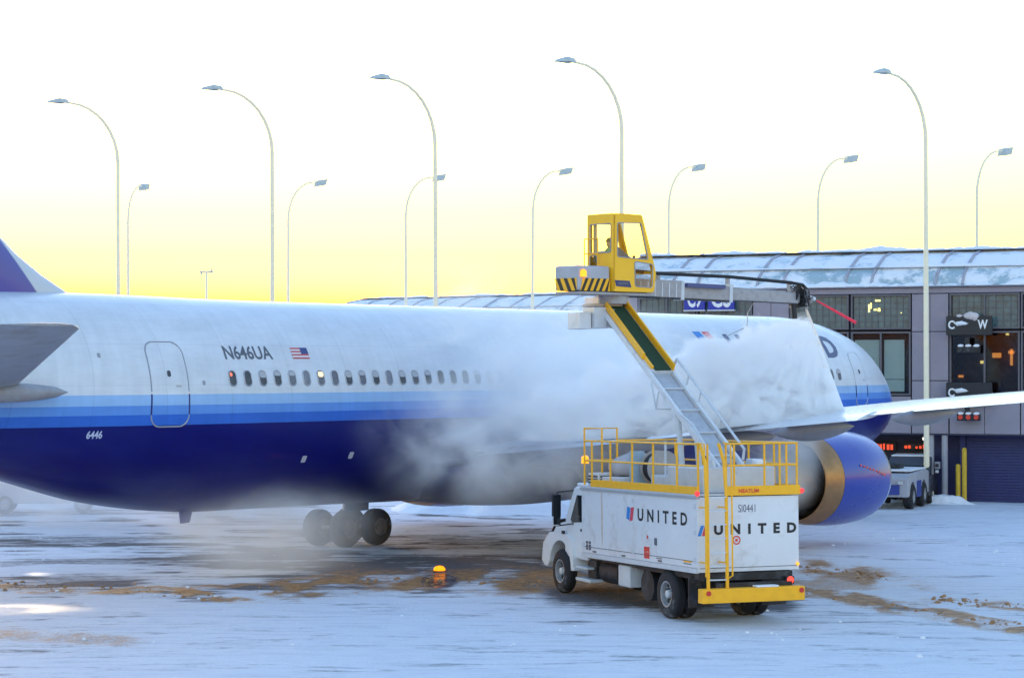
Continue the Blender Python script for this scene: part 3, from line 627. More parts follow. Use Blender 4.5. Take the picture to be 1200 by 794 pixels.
def fuselage_mat():
    m = mat('airliner body paint', (.7, .7, .7), .3, coat=.5, var=0); nt = m.node_tree; L = nt.links.new; b = nt.nodes['Principled BSDF']
    tc = nt.nodes.new('ShaderNodeTexCoord'); sp = nt.nodes.new('ShaderNodeSeparateXYZ'); L(tc.outputs['Object'], sp.inputs[0])
    mr = nt.nodes.new('ShaderNodeMapRange'); mr.inputs[1].default_value = 0; mr.inputs[2].default_value = 10; L(sp.outputs['Z'], mr.inputs[0])
    cr = nt.nodes.new('ShaderNodeValToRGB'); cr.color_ramp.interpolation = 'CONSTANT'; e = cr.color_ramp.elements
    e[0].position = 0; e[0].color = (.003, .006, .15, 1); e[1].position = .417; e[1].color = (.035, .15, .62, 1)
    for p, c in ((.442, (.12, .30, .74)), (.468, (.30, .50, .80)), (.495, (.66, .69, .74))): x = e.new(p); x.color = (*c, 1)
    L(mr.outputs[0], cr.inputs[0])
    n = nt.nodes.new('ShaderNodeTexNoise'); n.inputs['Scale'].default_value = 1.1; n.inputs['Detail'].default_value = 8; n.inputs['Roughness'].default_value = .7; mp = nt.nodes.new('ShaderNodeMapping'); mp.inputs['Scale'].default_value = (.35, 1, 1.6)
    L(tc.outputs['Object'], mp.inputs[0]); L(mp.outputs[0], n.inputs['Vector'])
    r = nt.nodes.new('ShaderNodeMapRange'); r.inputs[1].default_value = .3; r.inputs[2].default_value = .7; r.inputs[3].default_value = .88; r.inputs[4].default_value = 1.06; L(n.outputs['Fac'], r.inputs[0])
    nv = nt.nodes.new('ShaderNodeTexNoise'); nv.inputs['Scale'].default_value = 1; nv.inputs['Detail'].default_value = 7; nv.inputs['Roughness'].default_value = .7; mv = nt.nodes.new('ShaderNodeMapping'); mv.inputs['Scale'].default_value = (3.2, 1, .45); L(tc.outputs['Object'], mv.inputs[0]); L(mv.outputs[0], nv.inputs['Vector'])
    rv = nt.nodes.new('ShaderNodeMapRange'); rv.inputs[1].default_value = .35; rv.inputs[2].default_value = .65; rv.inputs[3].default_value = .95; rv.inputs[4].default_value = 1.04; L(nv.outputs['Fac'], rv.inputs[0])
    # panel seams: thin darker lines every few metres round and along the body
    br = nt.nodes.new('ShaderNodeMath'); br.operation = 'PINGPONG'; br.inputs[1].default_value = 1.12; L(sp.outputs['X'], br.inputs[0])
    lt = nt.nodes.new('ShaderNodeMath'); lt.operation = 'LESS_THAN'; lt.inputs[1].default_value = .012; L(br.outputs[0], lt.inputs[0])
    sm = nt.nodes.new('ShaderNodeMath'); sm.operation = 'MULTIPLY_ADD'; sm.inputs[1].default_value = -.13; sm.inputs[2].default_value = 1.0; L(lt.outputs[0], sm.inputs[0])
    b3 = nt.nodes.new('ShaderNodeMath'); b3.operation = 'PINGPONG'; b3.inputs[1].default_value = .52; L(sp.outputs['Z'], b3.inputs[0])
    l3 = nt.nodes.new('ShaderNodeMath'); l3.operation = 'LESS_THAN'; l3.inputs[1].default_value = .008; L(b3.outputs[0], l3.inputs[0])
    s3 = nt.nodes.new('ShaderNodeMath'); s3.operation = 'MULTIPLY_ADD'; s3.inputs[1].default_value = -.10; s3.inputs[2].default_value = 1.0; L(l3.outputs[0], s3.inputs[0])
    s4 = nt.nodes.new('ShaderNodeMath'); s4.operation = 'MULTIPLY'; L(sm.outputs[0], s4.inputs[0]); L(s3.outputs[0], s4.inputs[1])
    q = nt.nodes.new('ShaderNodeMath'); q.operation = 'MULTIPLY'; s5 = nt.nodes.new('ShaderNodeMath'); s5.operation = 'MULTIPLY'; L(s4.outputs[0], s5.inputs[0]); L(rv.outputs[0], s5.inputs[1]); L(s5.outputs[0], q.inputs[0]); L(r.outputs[0], q.inputs[1])
    nb = nt.nodes.new('ShaderNodeTexNoise'); nb.inputs['Scale'].default_value = 2.2; nb.inputs['Detail'].default_value = 3; L(mp.outputs[0], nb.inputs['Vector'])
    bmp = nt.nodes.new('ShaderNodeBump'); bmp.inputs['Strength'].default_value = .12; bmp.inputs['Distance'].default_value = .05; L(nb.outputs['Fac'], bmp.inputs['Height']); L(bmp.outputs[0], b.inputs['Normal'])
    mx = nt.nodes.new('ShaderNodeMix'); mx.data_type = 'RGBA'; mx.blend_type = 'MULTIPLY'; mx.inputs[0].default_value = 1; L(cr.outputs[0], mx.inputs[6]); L(q.outputs[0], mx.inputs[7])
    L(mx.outputs[2], b.inputs['Base Color'])
    rr = nt.nodes.new('ShaderNodeMapRange'); rr.inputs[3].default_value = .22; rr.inputs[4].default_value = .42; L(n.outputs['Fac'], rr.inputs[0]); L(rr.outputs[0], b.inputs['Roughness'])
    return m
M_fus = fuselage_mat()
M_fus.node_tree.nodes['Principled BSDF'].inputs['Coat Weight'].default_value = .15; M_fus.node_tree.nodes['Principled BSDF'].inputs['Specular IOR Level'].default_value = .25
rings = []; ts = sorted(set([round(float(x), 3) for x in np.concatenate([np.linspace(0, 8.3, 34) ** 1.0, np.linspace(0, 1.2, 12), np.linspace(8.3, 36, 30), np.linspace(36, 53.6, 40)])]))
for t_ in ts:
    hw, zt, zb = sect(t_); rings.append([(-t_, hw * math.sin(a), (zt + zb) / 2 + (zt - zb) / 2 * math.cos(a)) for a in [2 * math.pi * k / 72 for k in range(72)]])
fus = MB().loft(rings).build('fuselage', M_fus, air, smooth=True, angle=60)
def fairing_belly():
    rr = []
    for k in range(17):
        u = k / 16; t_ = 15.5 + 15 * u; g = math.sin(math.pi * u) ** .5 if 0 < u < 1 else .0
        rr.append([(-t_, (.3 + 2.75 * g) * math.sin(a), 2.55 + (.15 + 1.12 * g) * math.cos(a) * (1 if math.cos(a) < 0 else .6)) for a in [2 * math.pi * j / 32 for j in range(32)]])
    return MB().loft(rr).build('belly_fairing', mat('navy belly paint', (.006, .007, .13), .45, coat=.1, var=.1), air, smooth=True)
fairing_belly()

# cabin windows
M_wframe = mat('window surround', (.42, .43, .47), .4, metal=.3, var=0)
M_pw1 = mat('dark cabin window', (.045, .045, .06), .15, var=.3, vs=9); M_pw2 = mat('half shaded cabin window', (.12, .12, .15), .2, var=.3, vs=9); M_pw3 = mat('shaded cabin window', (.19, .195, .23), .25, var=.25, vs=9)
M_pwlit = mat('lit cabin window', (.4, .3, .2), .2, var=0, emit=(1, .75, .35), es=.05)
def rr_loop(tc, zc, wd, h, r, n=5):
    pts = []
    for sx, sz, a0 in ((1, 1, 0), (-1, 1, 90), (-1, -1, 180), (1, -1, 270)):
        for k in range(n + 1):
            a = math.radians(a0 + 90 * k / n); pts.append((tc + sx * (wd / 2 - r) + r * math.cos(a), zc + sz * (h / 2 - r) + r * math.sin(a)))
    return pts
def ring_patch(tc, zc, wd, h, r, t_in, offs):
    b = MB(); lo = rr_loop(tc, zc, wd, h, r); mi = rr_loop(tc, zc, wd - t_in, h - t_in, r - t_in * .4); inn = rr_loop(tc, zc, wd - 2 * t_in, h - 2 * t_in, r - t_in * .8); n = len(lo)
    vs = [surf(t, z, offs[0]) for t, z in lo] + [surf(t, z, offs[1]) for t, z in mi] + [surf(t, z, offs[2]) for t, z in inn]
    b.add(vs, [(i, (i + 1) % n, n + (i + 1) % n, n + i) for i in range(n)] + [(n + i, n + (i + 1) % n, 2 * n + (i + 1) % n, 2 * n + i) for i in range(n)])
    return b
def fan_patch(tc, zc, wd, h, r, off):
    lo = rr_loop(tc, zc, wd, h, r); n = len(lo); return MB().add([surf(t, z, off) for t, z in lo] + [surf(tc, zc, off)], [(i, (i + 1) % n, n) for i in range(n)])
ZW = 5.36
def mk_window(tc, m, parent=None, shift=0.):
    a = ring_patch(tc, ZW, .30, .43, .13, .032, (.004, .026, .014)).build('window', M_wframe, air, smooth=True)
    b = fan_patch(tc, ZW, .246, .376, .10, .015).build('pane', m, a); return a, b
M_shade = mat('pale window shade', (.42, .43, .47), .5, var=.05)
ref = {}
for k in range(56):
    tc = 38 - .559 * k
    m = M_pw1 if k in (0, 1, 8, 14, 15, 16) else random.choice([M_pw2, M_pw2, M_pw3, M_pw1])
    if k == 6: m = M_pw2
    a, b = mk_window(tc, m)
    if k not in (0, 1, 6) and random.random() < .55:
        hh = random.choice((.12, .17, .24)); fan_patch(tc, ZW + .188 - hh / 2 - .008, .23, hh, .055, .0175).build('window_shade', M_shade, a)
    if k == 0: fan_patch(tc + .05, ZW + .1, .09, .1, .04, .018).build('lit_spot', mat('red cabin glow', (.5, .1, .08), .4, var=0, emit=(1, .2, .1), es=.035), a)
    if k == 6:
        u = fan_patch(tc, ZW + .095, .2, .14, .06, .018); u.build('lit_spot', M_pwlit, a)
# doors
def outline(parent, name, tc, zc, wd, h, r, rad, m, zmin=None, zmax=None, off=.004):
    lp = [surf(t, z, off) for t, z in rr_loop(tc, zc, wd, h, r, 6)]; dense = []
    for i in range(len(lp)):
        a, b = rr_loop(tc, zc, wd, h, r, 6)[i], rr_loop(tc, zc, wd, h, r, 6)[(i + 1) % len(lp)]
        n = max(1, int(math.dist(a, b) / .12))
        for q in range(n):
            t, z = a[0] + (b[0] - a[0]) * q / n, a[1] + (b[1] - a[1]) * q / n
            if (zmin is None or z >= zmin) and (zmax is None or z <= zmax): dense.append(surf(t, z, off))
            else: dense.append(None)
    b = MB(); n = len(dense)
    for i in range(n):
        p, q = dense[i], dense[(i + 1) % n]
        if p is not None and q is not None and (p - q).length < .6: b.tube([p, q], rad, 6)
    return b.build(name, m, parent)
M_seal = mat('grey door seal', (.30, .31, .36), .5, var=0); M_sealnavy = mat('navy door edge', (.02, .02, .14), .5, var=0)
def door(tc, zc, wd, h, r, rad=.018):
    g = MB(); nu, nv = 8, 14; vs = []
    for j in range(nv + 1):
        z = zc - h / 2 + h * j / nv; dz = max(0, abs(z - zc) - (h / 2 - r)); hw = wd / 2 - (r - math.sqrt(max(0, r * r - dz * dz)))
        for i in range(nu + 1): vs.append(surf(tc - hw + 2 * hw * i / nu, z, .006))
    g.add(vs, [(j * (nu + 1) + i, j * (nu + 1) + i + 1, (j + 1) * (nu + 1) + i + 1, (j + 1) * (nu + 1) + i) for j in range(nv) for i in range(nu)])
    d = g.build('door', M_fus, air, smooth=True)
    outline(d, 'door_seal', tc, zc, wd, h, r, rad, M_seal, zmin=4.95)
    for s_ in (1, -1): MB().tube([surf(tc + s_ * wd / 2, zc - h / 2 + .32 + (4.97 - zc + h / 2 - .32) * q / 5, .004) for q in range(6)], .022, 6).build('door_edge', M_sealnavy, d)
    outline(d, 'door_sill', tc, zc, wd, h, r, .02, M_wframe, zmax=zc - h / 2 + .3)
    fan_patch(tc, zc + .27, .12, .16, .05, .014).build('door_window', M_pw1, d)
    fan_patch(tc - .28, zc - .05, .18, .05, .02, .012).build('handle', M_wframe, d)
    return d
door(40.2, 5.22, 1.22, 2.16, .3)
door(5.55, 5.2, 1.0, 1.95, .25, .007)
for (t_, z_) in ((42.3, 5.95), (39.05, 5.25)): fan_patch(t_, z_, .1, .12, .03, .006).build('static_port', M_seal, air)
for (t_, z_) in ((35.05, 3.15), (33.2, 3.2)): fan_patch(t_, z_, .18, .19, .04, .008).build('service_panel', mat('pale service panel', (.5, .52, .6), .4, var=0), air)
# lettering, emblem, flag
def wrap(vs, fs, t0, z0, off, m, name, parent=air, cuts=0):
    bm = bmesh.new(); bv = [bm.verts.new((a, b, 0)) for a, b in vs]
    for f in fs:
        try: bm.faces.new([bv[i] for i in f])
        except ValueError: pass
    for _ in range(cuts):
        lg = [e for e in bm.edges if e.calc_length() > .14]
        if not lg: break
        bmesh.ops.subdivide_edges(bm, edges=lg, cuts=1); bmesh.ops.triangulate(bm, faces=bm.faces[:])
    bm.verts.index_update(); v2 = [surf(t0 - v.co.x, z0 + v.co.y, off) for v in bm.verts]; f2 = [tuple(v.index for v in f.verts) for f in bm.faces]; bm.free()
    return MB().add(v2, f2).build(name, m, parent)
wrap(*text_fit('N646UA', 1.78, .36, .018, .0), 38.1, 5.86, .007, M_greytext, 'lettering', cuts=2)
M_title = mat('grey blue title lettering', (.085, .10, .19), .45, var=.05)
tx_ = 13.8
for ch in 'UNITED':
    wd = .24 if ch == 'I' else 1.0
    if ch == 'I': vs, fs = [(0, 0), (.24, 0), (.24, .8), (0, .8)], [(0, 1, 2, 3)]
    else: vs, fs = text_fit(ch, wd, .80, .04)
    wrap(vs, fs, tx_, 5.98, .007, M_title, 'lettering', cuts=4); tx_ -= wd + .38
def quad_patch(t0, t1, z0, z1, m, name, shear=0., off=.008, n=5):
    vs = []; 
    for j in range(n + 1):
        for i in range(3): vs.append(surf(t0 + (t1 - t0) * i / 2 - shear * (j / n), z0 + (z1 - z0) * j / n, off))
    return MB().add(vs, [(j * 3 + i, j * 3 + i + 1, j * 3 + i + 4, j * 3 + i + 3) for j in range(n) for i in range(2)]).build(name, m, air, smooth=True)
quad_patch(15.30, 14.85, 5.95, 6.85, M_blue, 'emblem', -.22); quad_patch(14.79, 14.37, 6.2, 6.85, M_redemblem, 'emblem', -.16)
for q in range(7): quad_patch(35.55, 34.9 if q < 3 else 34.9, 5.88 + q * .043, 5.88 + (q + 1) * .043 - .002, M_redflag if q % 2 == 0 else M_whiteflag, 'flag_stripe', -.0, .008, 1)
quad_patch(35.18, 34.9, 6.01, 6.18, M_navyflag, 'flag_canton', 0, .012, 1)
wrap(*text_fit('6446', .44, .2, .03, -.1), 42.6, 3.88, .008, mat('pale fleet number', (.5, .55, .75), .5, var=0), 'lettering')
MB().prism([(-37.55, 1.78), (-37.1, 1.74), (-37.2, 1.44), (-37.5, 1.42)], -.035, .035).build('antenna', mat('blue antenna', (.02, .04, .35), .4, var=0), air, bevel=.01)
# wings
def airfoil(n=14):
    up, lo = [], []
    for k in range(n + 1):
        x = .5 * (1 - math.cos(math.pi * k / n)); y = 5 * (.2969 * math.sqrt(x) - .126 * x - .3516 * x**2 + .2843 * x**3 - .1015 * x**4)
        up.append((x, y * 1.15 + .03 * math.sin(math.pi * x))); lo.append((x, -y * .85 + .03 * math.sin(math.pi * x)))
    return up + lo[-2:0:-1]
AF = airfoil()
def wing_mesh(secs, side):          # secs: (L, t_LE, t_TE, z_LE, z_TE, thickness m)
    rr = []
    for L, tl, tt, zl, zt, th in secs: rr.append([(-(tl + (tt - tl) * x), -side * L, zl + (zt - zl) * x + y * th) for x, y in AF])
    return MB().loft(rr)
M_fair = mat('grey fairing paint', (.20, .20, .23), .45, var=.15, vs=2.0)
M_wing = mat('pale grey wing paint', (.72, .73, .75), .28, coat=.3, var=.08, vs=1.2, dirt=(.8, .8, .82), ds=.9, dlev=.56)
M_tailgrey = mat('weathered grey tailplane', (.30, .30, .33), .45, var=.15, vs=2.0, dirt=(.22, .16, .12), ds=1.3, dlev=.6)
WS0 = [(0, 14.6, 28.4, 3.3, 2.95, 1.55), (2.6, 16.5, 27.7, 3.5, 3.2, 1.4), (7.9, 20.2, 27.5, 4.05, 3.68, .95), (12.2, 23.2, 29.07, 4.45, 4.03, .68), (16.5, 26.2, 30.64, 4.85, 4.40, .50), (20.7, 29.1, 32.2, 5.16, 4.72, .36), (23.5, 31.2, 33.3, 5.36, 4.93, .22), (23.95, 31.9, 33.5, 5.4, 4.98, .06)]
WS = [(L, a, c, zl - (.16 if L > 7 else .06), zt, th * (.58 if L > 7 else .85)) for L, a, c, zl, zt, th in WS0]
for side in (1, -1):
    wg = wing_mesh(WS, side).build('wing', M_wing, air, smooth=True, angle=50)
    for L, tt, zz, ln, r in ((5.3, 27.9, 2.95, 4.4, .34), (11.6, 28.9, 3.62, 4.2, .33), (14.9, 30.1, 3.98, 4.0, .31), (19.0, 31.6, 4.42, 3.3, .25)):
        rr = []
        for k in range(13):
            u = k / 12; g = (math.sin(math.pi * min(1, u * 1.0)) ** .7 if 0 < u < 1 else .02)
            rr.append([(-(tt - ln * .72 + ln * u), -side * L + r * .55 * g * math.sin(a), zz + .12 - .10 * u + r * (.95 if math.cos(a) < 0 else .7) * g * math.cos(a)) for a in [2 * math.pi * j / 14 for j in range(14)]])
        MB().loft(rr).build('flap_track_fairing', M_fair, wg, smooth=True)
    # flap edge: a separate slab along the inner and outer trailing edge, slightly drooped
    for (La, ta, za, Lb, tb, zb, ch) in ((2.9, 27.75, 3.16, 7.5, 27.55, 3.58, 1.5), (8.9, 27.9, 3.74, 17.5, 31.05, 4.46, 1.1)):
        b = MB(); rr = []
        for L, t_, z_ in ((La, ta, za), (Lb, tb, zb)): rr.append([(-(t_ - ch * .55 + ch * x), -side * L, z_ + .06 - .16 * x + y * .13) for x, y in AF])
        b.loft(rr).build('flap', M_wing, wg, smooth=True, angle=50)
    # tailplane
    sg = [(.8, 43.6, 50.6, 5.02, 5.1, .55), (2.2, 44.9, 50.8, 5.22, 5.3, .5), (6.0, 47.05, 51.1, 5.92, 5.95, .34), (9.0, 48.75, 51.15, 6.47, 6.47, .2), (9.35, 49.2, 51.2, 6.53, 6.52, .05)]
    tp = wing_mesh(sg, side).build('tailplane', M_tailgrey, air, smooth=True, angle=50)
    rr = []
    for k in range(11):
        u = k / 10; g = math.sin(math.pi * u) ** .5 if 0 < u < 1 else .03
        rr.append([(-(43.55 + 4.2 * u), -side * (2.5 + .1 * u) + .30 * g * math.sin(a), 5.05 + .24 * g * math.cos(a)) for a in [2 * math.pi * j / 16 for j in range(16)]])
    MB().loft(rr).build('root_fairing', M_tailgrey, tp, smooth=True)
# fin
def fin_mat():
    m = mat('tail fin paint', (.6, .62, .66), .35, coat=.3, var=0); nt = m.node_tree; L = nt.links.new; b = nt.nodes['Principled BSDF']
    tc = nt.nodes.new('ShaderNodeTexCoord'); dp = nt.nodes.new('ShaderNodeVectorMath'); dp.operation = 'DOT_PRODUCT'; L(tc.outputs['Object'], dp.inputs[0]); dp.inputs[1].default_value = (1, 0, .84)
    r = nt.nodes.new('ShaderNodeMapRange'); r.inputs[1].default_value = -42.6 + .84 * 7.55 - .03; r.inputs[2].default_value = -42.6 + .84 * 7.55 + .03; L(dp.outputs['Value'], r.inputs[0])
    mx = nt.nodes.new('ShaderNodeMix'); mx.data_type = 'RGBA'; L(r.outputs[0], mx.inputs[0]); mx.inputs[6].default_value = (.07, .07, .33, 1); mx.inputs[7].default_value = (.55, .57, .62, 1); L(mx.outputs[2], b.inputs['Base Color'])
    return m
fs_ = [(7.2, 40.6, 50.5, .5), (7.62, 41.55, 50.8, .55), (8.0, 42.3, 50.9, .6), (8.5, 43.1, 51.1, .6), (9.0, 43.72, 51.3, .58), (10, 44.7, 51.7, .55), (13, 47.2, 52.8, .42), (16.2, 49.9, 54, .28)]
MB().loft([[(-(tl + (tt - tl) * x), y * th, z) for x, y in AF] for z, tl, tt, th in fs_]).build('fin', fin_mat(), air, smooth=True, angle=50)
# engines
M_cowl = mat('glossy blue engine cowl', (.006, .028, .32), .28, coat=.35, var=.06, vs=1.5)
M_bronze = mat('bronze reverser ring', (.40, .21, .09), .38, metal=.8, var=.18, vs=3)
M_lip = mat('bare metal lip', (.6, .6, .63), .25, metal=.9, var=.05); M_core = mat('heat stained core cowl', (.40, .25, .12), .42, metal=.7, var=.3, vs=2.5)
def engine(side):
    cx, cz = -side * 7.92, 2.12; e = empty('engine', (0, cx, cz)); e.parent = air
    MB().lathe([(-15.45, 1.20), (-15.3, 1.26), (-15.32, 1.33), (-15.5, 1.39)], n=48, axis='x', cap=False).build('inlet_lip', M_lip, e, smooth=True)
    MB().lathe([(-15.5, 1.392), (-15.9, 1.455), (-16.6, 1.50), (-17.4, 1.49), (-18.35, 1.418)], n=48, axis='x', cap=False).build('fan_cowl', M_cowl, e, smooth=True)
    MB().lathe([(-18.36, 1.415), (-18.7, 1.37), (-19.2, 1.27), (-19.22, 1.24), (-19.0, 1.22)], n=48, axis='x', cap=False).build('reverser_ring', M_bronze, e, smooth=True)
    MB().lathe([(-15.45, 1.2), (-16.5, 1.18), (-16.52, .2), (-18.0, .2), (-18.05, 1.2), (-19.0, 1.22)], n=40, axis='x', cap=False).build('duct', M_black, e, smooth=True)
    MB().lathe([(-18.06, .92), (-19.0, .90), (-19.9, .78), (-20.6, .62), (-20.62, .56), (-20.2, .5)], n=40, axis='x', cap=False).build('core_cowl', M_core, e, smooth=True)
    MB().lathe([(-20.0, .46), (-20.7, .36), (-21.4, .05)], n=28, axis='x').build('exhaust_plug', M_core, e, smooth=True)
    b = MB()
    for k in range(22):
        a = 2 * math.pi * k / 22; c, s_ = math.cos(a), math.sin(a)
        b.add([(-16.4, .25 * c - .05 * s_, .25 * s_ + .05 * c), (-16.25, .25 * c + .1 * s_, .25 * s_ - .1 * c), (-16.2, 1.15 * c + .1 * s_, 1.15 * s_ - .1 * c), (-16.42, 1.15 * c - .12 * s_, 1.15 * s_ + .12 * c)], [(0, 1, 2, 3)])
    f_ = b.build('fan', M_lip, e); f_['kind'] = 'stuff'
    MB().lathe([(-15.95, .02), (-16.1, .16), (-16.4, .26)], n=20, axis='x').build('spinner', M_black, e, smooth=True)
    MB().prism([(-17.2, 1.35), (-17.0, 1.55), (-19.5, 2.0), (-23, 1.85), (-23.5, 1.5), (-20.5, .75), (-19.0, 1.1)], -.2, .2, 'y').build('pylon', mat('navy pylon paint', (.02, .025, .2), .35, coat=.3, var=.1), e, bevel=.05)
    # red warning marks round the fan cowl
    b = MB()
    for k in range(9):
        a = math.radians(4 + k * 1.6) + random.uniform(-.006, .006); x0 = -16.0 - k * .17; r = 1.505
        b.add([(x0, -side * r * math.cos(a_), r * math.sin(a_) + dz) for a_, dz in ((a, 0), (a, .055))] + [(x0 - .1, -side * r * math.cos(a), r * math.sin(a) + .055), (x0 - .1, -side * r * math.cos(a), r * math.sin(a))], [(0, 1, 2, 3)])
    b.build('warning_marking', M_redtext, e)
engine(1); engine(-1)
# landing gear
def wheel_geo(r, wd, rim_r, holes=0):
    ty = [(-wd * .5, rim_r), (-wd * .5, r * .82), (-wd * .42, r * .93), (-wd * .3, r * .985), (-wd * .16, r), (-wd * .15, r * .985), (-wd * .06, r * .985), (-wd * .05, r), (wd * .05, r), (wd * .06, r * .985), (wd * .15, r * .985), (wd * .16, r), (wd * .3, r * .985), (wd * .42, r * .93), (wd * .5, r * .82), (wd * .5, rim_r)]
    rm = [(-wd * .46, rim_r), (-wd * .40, rim_r * .88), (-wd * .2, rim_r * .8), (-wd * .16, rim_r * .35), (-wd * .3, rim_r * .3), (-wd * .32, .01), (wd * .32, .01), (wd * .3, rim_r * .3), (wd * .16, rim_r * .35), (wd * .2, rim_r * .8), (wd * .40, rim_r * .88), (wd * .46, rim_r)]
    return MB().lathe(ty, n=36, axis='y', cap=False), MB().lathe(rm, n=28, axis='y', cap=False)
ac_t = None; M_acrim = mat('dull aircraft wheel rim', (.12, .12, .13), .5, var=.15)
def gear(t0, L, n_ax, r, wd, track, top):
    global ac_t
    g = empty('landing_gear', (-t0, -L, 0)); g.parent = air
    b = MB().tube([(0, 0, r), (0, 0, top)], .16, 14).build('strut', M_grey, g, smooth=True)
    MB().tube([(0, .0, top * .55), (-.9 if n_ax > 1 else .9, .3 if L > 0 else 0, top)], .07, 10).build('brace', M_grey, g, smooth=True)
    xs_ = [-.71, .71] if n_ax == 2 else [0]
    if n_ax == 2: MB().bar((-.75, 0, r), (.75, 0, r), .2, .24).build('bogie_beam', M_grey, g, bevel=.03)
    for x in xs_:
        MB().tube([(x, -track - .1, r), (x, track + .1, r)], .07, 10).build('axle', M_grey, g)
        for y in (-track, track):
            if ac_t is None or ac_t[2] != r:
                a, c = wheel_geo(r, wd, r * .5); ty = a.build('tyre', M_navyrubber, g, smooth=True, loc=(x, y, r)); rm = c.build('rim', M_acrim, ty, smooth=True); ac_t = (ty, rm, r)
            else:
                ty = share(ac_t[0], g, (x, y, r)); share(ac_t[1], ty)
    MB().box(-.55, .55, .36 if L >= 0 else -.42, .42 if L >= 0 else -.36, r * 1.9, top).build('gear_door', mat('navy gear door', (.012, .012, .1), .4, var=.1), g, bevel=.02)
gear(25.4, 5.0, 2, .58, .46, .57, 3.0); gear(26.7, -3.9, 2, .58, .46, .57, 3.0); gear(4.9, 0, 1, .47, .36, .32, 2.2)

# ------------------------------------------------------------------ de-icing truck
HD = Vector((-.367, .93, 0)).normalized(); TP = Vector((4.59, 52.84, 0)); KRZ = math.atan2(HD.y, HD.x)
truck = empty('deicing_truck', TP, KRZ); tag(truck, 'white aircraft de-icing truck with yellow railings and a raised yellow operator cabin', 'truck')
MT = mtx(TP, KRZ); MTi = MT.inverted()
PIT = Matrix.Translation((-1.73, 0, 1.17)) @ Matrix.Rotation(.018, 4, 'Y') @ Matrix.Translation((1.73, 0, -1.17))     # the body sits a little nose down
def tp_(b, name, m, parent=truck, **k): return b.xf(PIT).build(name, m, parent, **k)
# box body: core plus single panels
tp_(MB().box(-1.70, 4.66, -1.22, 1.22, 1.18, 2.80), 'body_core', M_whitebox)
for a, c in ((1.56, 4.68), (-1.715, 1.545)):
    tp_(MB().box(a, c, 1.222, 1.25, 1.27, 2.82), 'side_panel', M_whitebox, bevel=.008); tp_(MB().box(a, c, -1.25, -1.222, 1.27, 2.82), 'side_panel', M_whitebox, bevel=.008)
tp_(MB().box(-1.73, -1.702, -1.25, 1.25, 1.17, 2.82), 'rear_panel', M_whitebox, bevel=.008)
tp_(MB().box(-1.69, 4.68, 1.19, 1.27, 1.15, 1.262), 'side_sill', M_lgrey, bevel=.01); tp_(MB().box(-1.69, 4.68, -1.27, -1.19, 1.15, 1.262), 'side_sill', M_lgrey, bevel=.01)
tp_(MB().box(-1.76, 4.72, 1.2, 1.29, 2.78, 2.84), 'roof_trim', M_grey, bevel=.01)
tp_(MB().box(-1.72, 4.7, -1.26, 1.26, 2.842, 2.875), 'deck', M_lgrey)
def islands(vs, fs):
    par = list(range(len(vs)))
    def fd(i):
        while par[i] != i: i = par[i]
        return i
    for f in fs:
        for q in f[1:]: par[fd(q)] = fd(f[0])
    g = {}
    for f in fs: g.setdefault(fd(f[0]), []).append(f)
    for k in sorted(g, key=lambda k: min(vs[i][0] for f in g[k] for i in f)):
        ids = sorted({i for f in g[k] for i in f}); mp = {a: b for b, a in enumerate(ids)}
        yield [vs[i] for i in ids], [tuple(mp[i] for i in f) for f in g[k]]
def side_txt(s, x0, z0, wd, h, m, bold=.03, name='lettering', space=1.): 
    vs, fs = text_fit(s, wd, h, bold, 0, space)
    for v2, f2 in (islands(vs, fs) if len(s) == 6 and h > .2 else [(vs, fs)]): tp_(MB().add([(x0 - a, 1.254, z0 + c) for a, c in v2], f2), 'letter' if h > .2 else name, m)
def rear_txt(s, d, z0, wd, h, m, bold=.03, name='lettering', space=1., x=-1.734):
    vs, fs = text_fit(s, wd, h, bold, 0, space)
    for v2, f2 in (islands(vs, fs) if h > .2 else [(vs, fs)]): tp_(MB().add([(x, 1.25 - d - a, z0 + c) for a, c in v2], f2), 'letter' if h > .2 else name, m)
side_txt('UNITED', 1.40, 2.17, 2.62, .29, M_blacktext, .03, space=1.75)
rear_txt('UNITED', .40, 1.985, 2.04, .235, M_blacktext, .05, space=2.1)
def side_poly(pts, m, name, y=1.254): tp_(MB().add([(a, y, c) for a, c in pts], [tuple(range(len(pts)))]), name, m)
side_poly([(2.04, 2.2), (1.86, 2.16), (1.80, 2.46), (1.98, 2.48)], M_blue, 'emblem'); side_poly([(1.84, 2.14), (1.68, 2.17), (1.60, 2.48), (1.775, 2.46)], M_redemblem, 'emblem')
tp_(MB().add([(-1.735, 1.25 - a, c) for a, c in ((.0, 1.97), (.08, 1.97), (.16, 2.2), (.08, 2.2))], [(0, 1, 2, 3)]), 'emblem', M_blue)
tp_(MB().add([(-1.735, 1.25 - a, c) for a, c in ((.10, 1.97), (.18, 1.97), (.26, 2.2), (.18, 2.2))], [(0, 1, 2, 3)]), 'emblem', M_redemblem)
rear_txt('SI0441', 1.0, 2.47, .42, .17, M_greytext, .0)
for x0 in (4.42, 4.25):
    b = MB()
    for q in range(3): b.add([(x0, 1.255, 1.34 + q * .075), (x0 - .13, 1.255, 1.34 + q * .075), (x0 - .13, 1.255, 1.40 + q * .075), (x0, 1.255, 1.40 + q * .075)], [(0, 1, 2, 3)])
    tp_(b, 'number_marking', M_greytext)
side_poly([(1.06, 1.33), (.76, 1.33), (.76, 1.60), (1.06, 1.60)], M_redtext, 'warning_label'); side_txt('DANGER', 1.02, 1.45, .22, .05, M_whitetext, 0, 'label_print')
tp_(MB().box(.36, .46, 1.252, 1.275, 1.66, 1.82), 'latch', M_greytext)
